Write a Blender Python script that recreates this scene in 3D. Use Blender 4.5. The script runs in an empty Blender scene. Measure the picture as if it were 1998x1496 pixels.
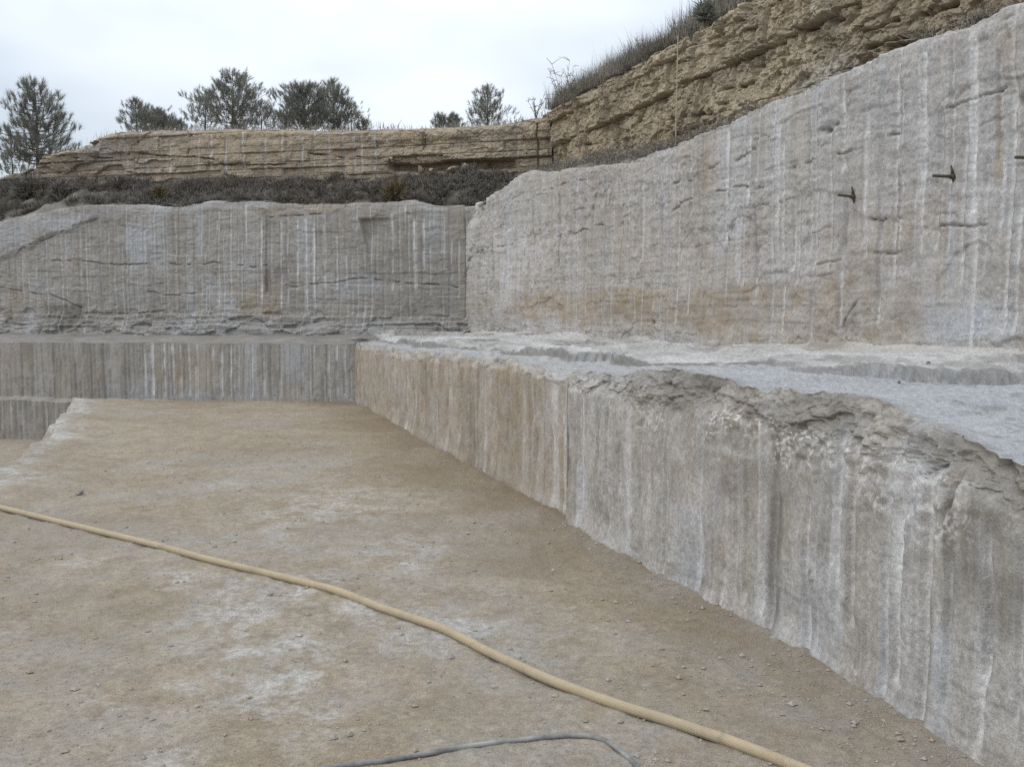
import bpy, bmesh, math, random
import numpy as np
from mathutils import Vector

random.seed(7)
RNG = np.random.default_rng(11)
SC = bpy.context.scene
COL = SC.collection

# ------------------------------------------------------------------ camera
W, H, F = 1998.0, 1496.0, 1942.0          # photograph's own pixel grid, focal length in those pixels
CAMH = 1.70
HORIZON = 605.0
PITCH = math.atan((H / 2 - HORIZON) / F)
cam = bpy.data.cameras.new('camera')
cam.sensor_width = 36.0
cam.lens = 36.0 * F / W
cam.clip_start = 0.05
cam.clip_end = 3000
camo = bpy.data.objects.new('camera', cam)
COL.objects.link(camo)
camo.location = (0, 0, CAMH)
camo.rotation_euler = (math.pi / 2 - PITCH, 0, 0)
SC.camera = camo

# ------------------------------------------------------------------ sky, sun, exposure
SUN_TO = Vector((-0.80, -0.18, 0.85)).normalized()
SUN_EL = math.asin(SUN_TO.z)
SUN_AZ = math.atan2(SUN_TO.x, SUN_TO.y)
world = bpy.data.worlds.new('World')
SC.world = world
world.use_nodes = True
nt = world.node_tree
nt.nodes.clear()
wo = nt.nodes.new('ShaderNodeOutputWorld')
bg = nt.nodes.new('ShaderNodeBackground')
bg.inputs['Strength'].default_value = 0.10
sky = nt.nodes.new('ShaderNodeTexSky')
sky.sky_type = 'NISHITA'
sky.sun_disc = False
sky.sun_elevation = SUN_EL
sky.sun_rotation = SUN_AZ
sky.altitude = 200
sky.air_density = 1.0
sky.dust_density = 1.5
sky.ozone_density = 1.0
# cloud layer: an even overcast (brighter overhead, as overcast skies are) with thin blue breaks
tc = nt.nodes.new('ShaderNodeTexCoord')
sx = nt.nodes.new('ShaderNodeSeparateXYZ')
nt.links.new(tc.outputs['Generated'], sx.inputs[0])
ov = nt.nodes.new('ShaderNodeMapRange')
ov.inputs['From Min'].default_value = 0.0
ov.inputs['From Max'].default_value = 1.0
ov.inputs['To Min'].default_value = 8.9
ov.inputs['To Max'].default_value = 19.5
nt.links.new(sx.outputs['Z'], ov.inputs['Value'])
tint = nt.nodes.new('ShaderNodeMix')
tint.data_type = 'RGBA'
tint.blend_type = 'MULTIPLY'
tint.inputs[0].default_value = 1.0
tint.inputs[7].default_value = (0.895, 0.965, 1.045, 1)
nt.links.new(ov.outputs[0], tint.inputs[6])
cn = nt.nodes.new('ShaderNodeTexNoise')
cn.inputs['Scale'].default_value = 2.1
cn.inputs['Detail'].default_value = 4
cmap = nt.nodes.new('ShaderNodeMapping')
cmap.inputs['Scale'].default_value = (1, 1, 2.2)
cmap.inputs['Location'].default_value = (1.9, 0.3, 0.0)
nt.links.new(tc.outputs['Generated'], cmap.inputs[0])
nt.links.new(cmap.outputs[0], cn.inputs['Vector'])
cr = nt.nodes.new('ShaderNodeMapRange')
cr.inputs['From Min'].default_value = 0.36
cr.inputs['From Max'].default_value = 0.62
cr.inputs['To Min'].default_value = 0.50
cr.inputs['To Max'].default_value = 0.97
nt.links.new(cn.outputs['Fac'], cr.inputs['Value'])
cm = nt.nodes.new('ShaderNodeMix')
cm.data_type = 'RGBA'
nt.links.new(cr.outputs[0], cm.inputs[0])
nt.links.new(sky.outputs[0], cm.inputs[6])
nt.links.new(tint.outputs[2], cm.inputs[7])
nt.links.new(cm.outputs[2], bg.inputs['Color'])
nt.links.new(bg.outputs[0], wo.inputs['Surface'])

sun = bpy.data.lights.new('sun', 'SUN')
sun.energy = 1.0
sun.angle = math.radians(22)
sun.color = (1.0, 0.96, 0.90)
suno = bpy.data.objects.new('sun', sun)
COL.objects.link(suno)
suno.rotation_euler = SUN_TO.to_track_quat('Z', 'Y').to_euler()

SC.view_settings.view_transform = 'Standard'
SC.view_settings.look = 'None'
SC.view_settings.exposure = 0.0
SC.view_settings.gamma = 1.0
SC.view_settings.use_curve_mapping = False
SC.cycles.use_denoising = False          # the stone's own grain is finer than a denoiser keeps

# ------------------------------------------------------------------ geometry of the photograph
CP, SP = math.cos(PITCH), math.sin(PITCH)


def ray(x, y):
    u, v = (x - W / 2) / F, (H / 2 - y) / F
    return np.array([u, CP + v * SP, -SP + v * CP])


def on_z(x, y, z):
    d = ray(x, y)
    t = (z - CAMH) / d[2]
    return np.array([d[0] * t, d[1] * t, z])


def at_depth(x, y, Y):
    d = ray(x, y)
    t = Y / d[1]
    return np.array([d[0] * t, Y, CAMH + d[2] * t])


def project(p):
    p = np.asarray(p, float)
    q = p - np.array([0, 0, CAMH])
    dep = q[..., 1] * CP - q[..., 2] * SP
    up = q[..., 1] * SP + q[..., 2] * CP
    return W / 2 + F * q[..., 0] / dep, H / 2 - F * up / dep


class Path:
    """A wall's line on the plan: points run so that the open side (towards the viewer) is on the side of n."""
    def __init__(self, pts, side):
        self.p = np.array(pts, float)
        seg = self.p[1:] - self.p[:-1]
        self.L = np.hypot(seg[:, 0], seg[:, 1])
        self.d = seg / self.L[:, None]
        self.c = np.concatenate([[0], np.cumsum(self.L)])
        self.n = np.stack([self.d[:, 1], -self.d[:, 0]], 1) * side
        self.len = self.c[-1]

    def at(self, s):
        s = np.asarray(s, float)
        k = np.clip(np.searchsorted(self.c, s, side='right') - 1, 0, len(self.L) - 1)
        P = self.p[k] + self.d[k] * (s - self.c[k])[..., None]
        mid = (self.c[1:] + self.c[:-1]) / 2
        N = np.stack([np.interp(s, mid, self.n[:, 0]), np.interp(s, mid, self.n[:, 1])], -1)
        N /= np.linalg.norm(N, axis=-1, keepdims=True)
        return P, N

    def sz(self, x, y, off=0.0):
        d = ray(x, y)
        best = None
        for k in range(len(self.L)):
            p0 = self.p[k] + self.n[k] * off
            den = d[0] * self.n[k][0] + d[1] * self.n[k][1]
            if abs(den) < 1e-9:
                continue
            t = (p0 @ self.n[k]) / den
            if t <= 0:
                continue
            s = (np.array([d[0] * t, d[1] * t]) - p0) @ self.d[k]
            lo = -1e9 if k == 0 else 0
            hi = 1e9 if k == len(self.L) - 1 else self.L[k]
            if lo <= s <= hi:
                return self.c[k] + s, CAMH + d[2] * t
            best = best or (self.c[k] + min(max(s, 0), self.L[k]), CAMH + d[2] * t)
        return best

    def prof(self, px, off=0.0):
        a = sorted(self.sz(x, y, off) for x, y in px)
        S = np.array([q[0] for q in a])
        Z = np.array([q[1] for q in a])
        return lambda s: np.interp(s, S, Z)


# ------------------------------------------------------------------ noise
def _h(ix, iy, iz, seed):
    n = (ix.astype(np.int64) * 374761393 + iy.astype(np.int64) * 668265263 + iz.astype(np.int64) * 2147483647 + seed * 1274126177) & 0xFFFFFFFF
    n = ((n ^ (n >> 13)) * 1274126177) & 0xFFFFFFFF
    n = ((n ^ (n >> 16)) * 2246822519) & 0xFFFFFFFF
    return ((n ^ (n >> 15)) & 0xFFFFFF) / float(0xFFFFFF)


def vn(x, y, seed=0):
    x, y = np.broadcast_arrays(np.asarray(x, float), np.asarray(y, float))
    ix, iy = np.floor(x), np.floor(y)
    fx, fy = x - ix, y - iy
    fx = fx * fx * fx * (fx * (fx * 6 - 15) + 10)
    fy = fy * fy * fy * (fy * (fy * 6 - 15) + 10)
    z = np.zeros_like(ix)
    a = _h(ix, iy, z, seed)
    b = _h(ix + 1, iy, z, seed)
    c = _h(ix, iy + 1, z, seed)
    d = _h(ix + 1, iy + 1, z, seed)
    return (a * (1 - fx) + b * fx) * (1 - fy) + (c * (1 - fx) + d * fx) * fy


def fbm(x, y, oct=5, seed=0, gain=0.5, lac=2.03):
    v, a, t = 0.0, 1.0, 0.0
    for o in range(oct):
        v = v + a * (vn(x, y, seed + o * 17) - 0.5)
        t += a
        a *= gain
        x = x * lac + 13.7
        y = y * lac + 7.3
    return v / t * 2.0


def sstep(a, b, x):
    t = np.clip((x - a) / (b - a), 0, 1)
    return t * t * (3 - 2 * t)


def cells(x, y, seed=0):
    """Worley cells: a random value per cell and the distance to the cell's border."""
    ix, iy = np.floor(x), np.floor(y)
    f1 = np.full(x.shape, 9.0)
    f2 = np.full(x.shape, 9.0)
    val = np.zeros(x.shape)
    tx = np.zeros(x.shape)
    z = np.zeros_like(ix)
    for dx in (-1, 0, 1):
        for dy in (-1, 0, 1):
            cx, cy = ix + dx, iy + dy
            px = cx + _h(cx, cy, z, seed)
            py = cy + _h(cx, cy, z, seed + 5)
            d = np.hypot(px - x, py - y)
            r = _h(cx, cy, z, seed + 9)
            q = _h(cx, cy, z, seed + 13)
            new = d < f1
            f2 = np.where(new, f1, np.minimum(f2, d))
            val = np.where(new, r + (x - px) * (q - 0.5) * 0.9 + (y - py) * (r - 0.5) * 0.9, val)
            f1 = np.where(new, d, f1)
    return val, f2 - f1


def beds(S, Z, seed, thick, blen, warp=0.06, amp=0.1, joint=1.0):
    """Layered, jointed rock: every bed stands at its own depth and is broken into blocks."""
    r = np.random.default_rng(seed)
    Zw = Z + warp * fbm(S * 0.35, Z * 0.3, 3, seed) + 0.25 * warp * fbm(S * 2.0, Z * 2, 3, seed + 3)
    zs = [Z.min() - 1.0]
    while zs[-1] < Z.max() + 1.0:
        zs.append(zs[-1] + thick * r.uniform(0.4, 1.7))
    zs = np.array(zs)
    k = np.clip(np.searchsorted(zs, Zw) - 1, 0, len(zs) - 2)
    lo, hi = zs[k], zs[k + 1]
    off = r.uniform(-1, 1, len(zs))[k]
    bl = (blen * r.uniform(0.5, 1.8, len(zs)))[k]
    sh = r.uniform(0, 50, len(zs))[k]
    c = (S + 0.05 * fbm(S * 2.2, Z * 3.0, 3, seed + 8)) / bl + sh
    ci = np.floor(c)
    jit = _h(ci, k, np.zeros_like(ci), seed)
    bo = _h(ci, k, np.zeros_like(ci) + 3, seed) * 2 - 1
    tilt = (_h(ci, k, np.zeros_like(ci) + 7, seed) - 0.5)
    e = np.minimum(c - ci, 1 - (c - ci)) * bl
    ez = np.minimum(Zw - lo, hi - Zw)
    out = amp * (0.55 * off + 0.45 * bo) + amp * 0.8 * tilt * (c - ci - 0.5)
    on = sstep(0.35, 0.6, jit)
    out = out - joint * on * amp * 0.55 * (1 - sstep(0.0, 0.025, e)) - joint * amp * 0.75 * (1 - sstep(0.0, 0.022, ez))
    return out


# ------------------------------------------------------------------ scene helpers
def link(o, parent=None):
    COL.objects.link(o)
    if parent is not None:
        o.parent = parent
    return o


def tag(o, label=None, cat=None, group=None, kind=None):
    if label:
        o['label'] = label
    if cat:
        o['category'] = cat
    if group:
        o['group'] = group
    if kind:
        o['kind'] = kind
    return o


def empty(name, loc=(0, 0, 0)):
    o = bpy.data.objects.new(name, None)
    o.empty_display_size = 0.2
    o.location = loc
    return link(o)


def np_mesh(name, V, Fq, mat, attrs=None, smooth=True):
    """Mesh from numpy vertices and an (n,3) or (n,4) face array."""
    V = np.ascontiguousarray(V, np.float32)
    Fq = np.ascontiguousarray(Fq, np.int32)
    m = bpy.data.meshes.new(name)
    n, k = Fq.shape
    m.vertices.add(len(V))
    m.vertices.foreach_set('co', V.ravel())
    m.loops.add(n * k)
    m.loops.foreach_set('vertex_index', Fq.ravel())
    m.polygons.add(n)
    m.polygons.foreach_set('loop_start', np.arange(0, n * k, k, dtype=np.int32))
    m.polygons.foreach_set('loop_total', np.full(n, k, np.int32))
    m.polygons.foreach_set('use_smooth', np.full(n, bool(smooth)))
    if attrs:
        for a, val in attrs.items():
            at = m.attributes.new(a, 'FLOAT', 'POINT')
            at.data.foreach_set('value', np.ascontiguousarray(np.clip(val, 0, 1), np.float32).ravel())
    m.update()
    m.validate()
    if mat:
        m.materials.append(mat)
    return m


def grid_obj(name, X, mat, attrs=None, parent=None, smooth=True, flip=False):
    """X: (rows, cols, 3) grid of points."""
    r, c = X.shape[:2]
    i = np.arange(r * c).reshape(r, c)
    q = np.stack([i[:-1, :-1], i[:-1, 1:], i[1:, 1:], i[1:, :-1]], -1).reshape(-1, 4)
    if flip:
        q = q[:, ::-1]
    m = np_mesh(name, X.reshape(-1, 3), q, mat, attrs, smooth)
    return link(bpy.data.objects.new(name, m), parent)


def mesh_obj(name, verts, faces, mat, parent=None, smooth=False):
    m = bpy.data.meshes.new(name)
    m.from_pydata([tuple(v) for v in verts], [], faces)
    m.update()
    if smooth:
        for p in m.polygons:
            p.use_smooth = True
    if mat:
        m.materials.append(mat)
    return link(bpy.data.objects.new(name, m), parent)


# ------------------------------------------------------------------ materials
class NT:
    def __init__(self, name):
        self.m = bpy.data.materials.new(name)
        self.m.use_nodes = True
        self.t = self.m.node_tree
        self.t.nodes.clear()
        self.out = self.n('ShaderNodeOutputMaterial')
        self.b = self.n('ShaderNodeBsdfPrincipled')
        self.l(self.b.outputs[0], self.out.inputs['Surface'])
        self.co = self.n('ShaderNodeTexCoord').outputs['Object']

    def n(self, t, **kw):
        nd = self.t.nodes.new(t)
        for k, v in kw.items():
            setattr(nd, k, v)
        return nd

    def l(self, a, b):
        self.t.links.new(a, b)

    def noise(self, scale, detail=5, rough=0.6, stretch=(1, 1, 1), dist=0.0, co=None):
        mp = self.n('ShaderNodeMapping')
        mp.inputs['Scale'].default_value = stretch
        self.l(co or self.co, mp.inputs[0])
        nz = self.n('ShaderNodeTexNoise')
        nz.inputs['Scale'].default_value = scale
        nz.inputs['Detail'].default_value = detail
        nz.inputs['Roughness'].default_value = rough
        nz.inputs['Distortion'].default_value = dist
        self.l(mp.outputs[0], nz.inputs['Vector'])
        return nz.outputs['Fac']

    def ramp(self, v, a, b, lo=0.0, hi=1.0):
        r = self.n('ShaderNodeMapRange')
        r.inputs['From Min'].default_value = a
        r.inputs['From Max'].default_value = b
        r.inputs['To Min'].default_value = lo
        r.inputs['To Max'].default_value = hi
        self.l(v, r.inputs['Value'])
        return r.outputs[0]

    def math(self, op, a, b=None):
        r = self.n('ShaderNodeMath', operation=op)
        for i, q in enumerate((a, b)):
            if q is None:
                continue
            if isinstance(q, (int, float)):
                r.inputs[i].default_value = q
            else:
                self.l(q, r.inputs[i])
        return r.outputs[0]

    def mix(self, f, a, b, blend='MIX'):
        r = self.n('ShaderNodeMix', data_type='RGBA', blend_type=blend)
        for i, q in ((0, f), (6, a), (7, b)):
            if isinstance(q, (int, float)):
                r.inputs[i].default_value = q
            elif isinstance(q, tuple):
                r.inputs[i].default_value = (*q, 1)
            else:
                self.l(q, r.inputs[i])
        return r.outputs[2]

    def attr(self, name):
        a = self.n('ShaderNodeAttribute', attribute_name=name)
        return a.outputs['Fac']

    def bump(self, h, strength, dist, prev=None):
        b = self.n('ShaderNodeBump')
        b.inputs['Strength'].default_value = strength
        b.inputs['Distance'].default_value = dist
        self.l(h, b.inputs['Height'])
        if prev:
            self.l(prev, b.inputs['Normal'])
        return b.outputs[0]

    def finish(self, col, rough=0.9, normal=None, spec=0.25):
        if isinstance(col, tuple):
            self.b.inputs['Base Color'].default_value = (*col, 1)
        else:
            self.l(col, self.b.inputs['Base Color'])
        self.b.inputs['Roughness'].default_value = rough
        self.b.inputs['Specular IOR Level'].default_value = spec
        if normal:
            self.l(normal, self.b.inputs['Normal'])
        return self.m


C_TAN = (0.375, 0.295, 0.20)
C_WHITE = (0.68, 0.67, 0.66)
C_BLUE = (0.42, 0.442, 0.472)
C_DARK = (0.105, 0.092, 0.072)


def rock_material(name, c1, c2, c3, streak=1.0, tan=C_TAN, fine=1.0, horiz=0.0, blue=C_BLUE, fleck=0.35):
    k = NT(name)
    big = k.noise(0.9, 6, 0.6)
    med = k.noise(5.0, 7, 0.65)
    sml = k.noise(38.0, 5, 0.7)
    vert = k.noise(9.0, 5, 0.65, (1, 1, 0.10))
    vfin = k.noise(34.0, 4, 0.6, (1, 1, 0.06))
    col = k.mix(k.ramp(big, 0.35, 0.65), c1, c2)
    col = k.mix(k.ramp(med, 0.42, 0.66, 0, 0.85), col, c3)
    flk = k.noise(17.0, 6, 0.72)
    col = k.mix(k.ramp(flk, 0.56, 0.68, 0, fleck), col, tuple(min(1, v * 1.5) for v in c2))
    col = k.mix(k.ramp(flk, 0.30, 0.42, fleck, 0), col, tuple(v * 0.55 for v in c3))
    if streak:
        col = k.mix(k.ramp(vert, 0.52, 0.78, 0, 0.55 * streak), col, tuple(min(1, v * 1.38) for v in c1))
        col = k.mix(k.ramp(vfin, 0.55, 0.80, 0, 0.45 * streak), col, tuple(v * 0.60 for v in c1))
    if horiz:
        hz = k.noise(6.0, 5, 0.65, (0.16, 0.16, 1.6))
        col = k.mix(k.ramp(hz, 0.52, 0.74, 0, 0.6 * horiz), col, tuple(v * 0.62 for v in c1))
    # stains carried by the faces; the dark one also holds painted-in shade
    mott = k.ramp(med, 0.30, 0.62, 0.35, 1.0)
    col = k.mix(k.math('MULTIPLY', k.attr('blue'), k.ramp(med, 0.25, 0.6, 0.4, 1)), col, blue)
    col = k.mix(k.math('MULTIPLY', k.attr('tan'), mott), col, k.mix(k.ramp(sml, 0.3, 0.7), tan, tuple(v * 0.78 for v in tan)))
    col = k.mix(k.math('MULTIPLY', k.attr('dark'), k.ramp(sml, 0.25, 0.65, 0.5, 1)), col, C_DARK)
    col = k.mix(k.math('MULTIPLY', k.attr('white'), k.ramp(flk, 0.32, 0.55, 0.7, 1)), col, C_WHITE)
    grain = k.noise(150.0, 3, 0.7)
    col = k.mix(1.0, col, k.ramp(grain, 0.25, 0.75, 1 - 0.28 * fine, 1 + 0.28 * fine), 'MULTIPLY')
    col = k.mix(1.0, col, k.ramp(sml, 0.25, 0.75, 1 - 0.34 * fine, 1 + 0.30 * fine), 'MULTIPLY')
    n = k.bump(med, 0.20, 0.05)
    n = k.bump(flk, 0.38, 0.025, n)
    n = k.bump(sml, 0.5, 0.010, n)
    n = k.bump(grain, 0.4, 0.003, n)
    return k.finish(col, 0.92, n, 0.15)


M = {}
M['grey_near'] = rock_material('grey_limestone_near', (0.372, 0.35, 0.32), (0.438, 0.415, 0.385), (0.28, 0.263, 0.242), 1.5, fleck=0.55)
M['grey_upper'] = rock_material('grey_limestone_upper', (0.405, 0.38, 0.352), (0.445, 0.425, 0.40), (0.325, 0.305, 0.282))
M['grey_back'] = rock_material('grey_limestone_back', (0.322, 0.302, 0.276), (0.368, 0.347, 0.32), (0.257, 0.24, 0.217), 1.4, horiz=0.8)
M['tan_cliff'] = rock_material('buff_sandstone', (0.385, 0.328, 0.238), (0.445, 0.388, 0.295), (0.285, 0.236, 0.165), 0.5, horiz=0.2)
M['tan_back'] = rock_material('buff_sandstone_back', (0.385, 0.315, 0.23), (0.42, 0.355, 0.27), (0.31, 0.26, 0.195), 0.6, horiz=0.8)
M['bench'] = rock_material('bench_top_stone', (0.375, 0.36, 0.335), (0.42, 0.405, 0.38), (0.30, 0.29, 0.275), 0.0, horiz=0.0, blue=(0.325, 0.332, 0.342), fleck=0.2)
M['rubble'] = rock_material('broken_rock', (0.24, 0.225, 0.205), (0.31, 0.295, 0.27), (0.16, 0.148, 0.13), 0.0)


def floor_material(name):
    k = NT(name)
    big = k.noise(0.55, 6, 0.6)
    med = k.noise(3.2, 7, 0.68, dist=0.6)
    sml = k.noise(22.0, 6, 0.72)
    fin = k.noise(120.0, 4, 0.75)
    flow = k.noise(4.2, 7, 0.72, (1.0, 0.85, 1), 0.5)
    col = k.mix(k.ramp(big, 0.38, 0.62), (0.298, 0.238, 0.160), (0.345, 0.285, 0.203))
    col = k.mix(k.ramp(med, 0.42, 0.66, 0, 0.85), col, (0.225, 0.175, 0.118))
    col = k.mix(k.math('MULTIPLY', k.attr('grey'), k.ramp(flow, 0.3, 0.6, 0.2, 1)), col, (0.335, 0.318, 0.295))
    wf = k.math('MULTIPLY', k.attr('white'), k.ramp(flow, 0.44, 0.60))
    wf = k.math('MULTIPLY', wf, k.ramp(sml, 0.32, 0.56, 0.25, 1))
    col = k.mix(wf, col, (0.50, 0.482, 0.458))
    col = k.mix(k.math('MULTIPLY', k.ramp(k.noise(8.0, 6, 0.72), 0.56, 0.70), 0.5), col, (0.46, 0.425, 0.375))
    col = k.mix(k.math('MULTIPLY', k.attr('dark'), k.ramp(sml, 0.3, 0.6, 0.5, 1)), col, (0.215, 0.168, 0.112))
    col = k.mix(k.ramp(k.noise(46.0, 3, 0.6), 0.66, 0.74, 0, 0.55), col, (0.14, 0.12, 0.10))
    col = k.mix(k.ramp(k.noise(61.0, 3, 0.6, dist=0.3), 0.67, 0.74, 0, 0.5), col, (0.52, 0.50, 0.47))
    col = k.mix(1.0, col, k.ramp(sml, 0.25, 0.75, 0.70, 1.28), 'MULTIPLY')
    col = k.mix(1.0, col, k.ramp(fin, 0.25, 0.75, 0.70, 1.24), 'MULTIPLY')
    n = k.bump(med, 0.5, 0.05)
    n = k.bump(sml, 0.8, 0.016, n)
    n = k.bump(fin, 0.7, 0.005, n)
    return k.finish(col, 0.95, n, 0.1)


M['floor'] = floor_material('quarry_dust')


def simple(name, c1, c2, scale, rough=0.9, bump=0.0, spec=0.2, c3=None):
    k = NT(name)
    a = k.noise(scale, 5, 0.65)
    col = k.mix(k.ramp(a, 0.3, 0.7), c1, c2)
    if c3:
        col = k.mix(k.ramp(k.noise(scale * 0.23, 4), 0.42, 0.66), col, c3)
    n = k.bump(a, bump, 0.02) if bump else None
    return k.finish(col, rough, n, spec)


M['soil'] = simple('scree_soil', (0.14, 0.128, 0.112), (0.25, 0.232, 0.205), 5.0, 0.95, 1.0, 0.1, (0.11, 0.10, 0.086))
M['plateau'] = simple('dry_turf', (0.20, 0.175, 0.12), (0.27, 0.235, 0.17), 3.0, 0.95, 0.6, 0.1)
M['grass'] = simple('dry_grass', (0.19, 0.17, 0.14), (0.29, 0.265, 0.225), 1.6, 0.9, 0, 0.1, (0.15, 0.135, 0.115))
M['scrub'] = simple('winter_scrub', (0.115, 0.105, 0.092), (0.27, 0.25, 0.22), 2.6, 0.9, 0, 0.1, (0.155, 0.135, 0.108))
M['twig'] = simple('bare_twig', (0.14, 0.12, 0.10), (0.22, 0.20, 0.17), 9.0, 0.9, 0, 0.1)
M['olive'] = simple('olive_leaf', (0.115, 0.092, 0.05), (0.19, 0.152, 0.085), 6.0, 0.8, 0, 0.2)
M['needle'] = simple('pine_needle', (0.175, 0.177, 0.15), (0.25, 0.25, 0.22), 0.8, 0.7, 0, 0.25, (0.20, 0.198, 0.172))
_m = M['needle']
_t = _m.node_tree
_b = [n for n in _t.nodes if n.type == 'BSDF_PRINCIPLED'][0]
_o = [n for n in _t.nodes if n.type == 'OUTPUT_MATERIAL'][0]
_tr = _t.nodes.new('ShaderNodeBsdfTranslucent')
_mx = _t.nodes.new('ShaderNodeMixShader')
_mx.inputs[0].default_value = 0.4
_t.links.new(_b.inputs['Base Color'].links[0].from_socket, _tr.inputs['Color'])
_t.links.new(_b.outputs[0], _mx.inputs[1])
_t.links.new(_tr.outputs[0], _mx.inputs[2])
_t.links.new(_mx.outputs[0], _o.inputs['Surface'])
M['bark'] = simple('pine_bark', (0.085, 0.07, 0.055), (0.15, 0.125, 0.10), 9.0, 0.95, 0.5, 0.1)
M['steel'] = simple('weathered_steel', (0.055, 0.045, 0.030), (0.10, 0.080, 0.05), 60.0, 0.7, 0.4, 0.3)


def hose_material():
    k = NT('braided_hose')
    uv = k.n('ShaderNodeTexCoord').outputs['UV']
    sep = k.n('ShaderNodeSeparateXYZ')
    k.l(uv, sep.inputs[0])
    a = k.math('SINE', k.math('ADD', k.math('MULTIPLY', sep.outputs[0], 75.4), k.math('MULTIPLY', sep.outputs[1], 330.0)))
    b = k.math('SINE', k.math('SUBTRACT', k.math('MULTIPLY', sep.outputs[0], 75.4), k.math('MULTIPLY', sep.outputs[1], 330.0)))
    w = k.math('MULTIPLY', a, b)
    d = k.noise(4.0, 6, 0.7)
    f = k.noise(60.0, 4, 0.7)
    col = k.mix(k.ramp(d, 0.35, 0.68), (0.46, 0.37, 0.24), (0.38, 0.31, 0.215))
    col = k.mix(k.ramp(w, -0.9, 0.3, 0.40, 0.0), col, (0.21, 0.16, 0.10))
    col = k.mix(k.ramp(f, 0.55, 0.8, 0, 0.5), col, (0.42, 0.38, 0.32))
    col = k.mix(k.ramp(k.noise(2.2, 6, 0.75), 0.52, 0.66, 0, 0.6), col, (0.27, 0.225, 0.16))
    col = k.mix(k.ramp(k.noise(13.0, 5, 0.7), 0.58, 0.70, 0, 0.55), col, (0.24, 0.20, 0.15))
    n = k.bump(w, 0.5, 0.002)
    return k.finish(col, 0.75, n, 0.25)


M['hose'] = hose_material()
M['grey_hose'] = simple('dusty_grey_hose', (0.10, 0.10, 0.098), (0.20, 0.197, 0.19), 26.0, 0.75, 0.15, 0.3, (0.34, 0.33, 0.31))


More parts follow.
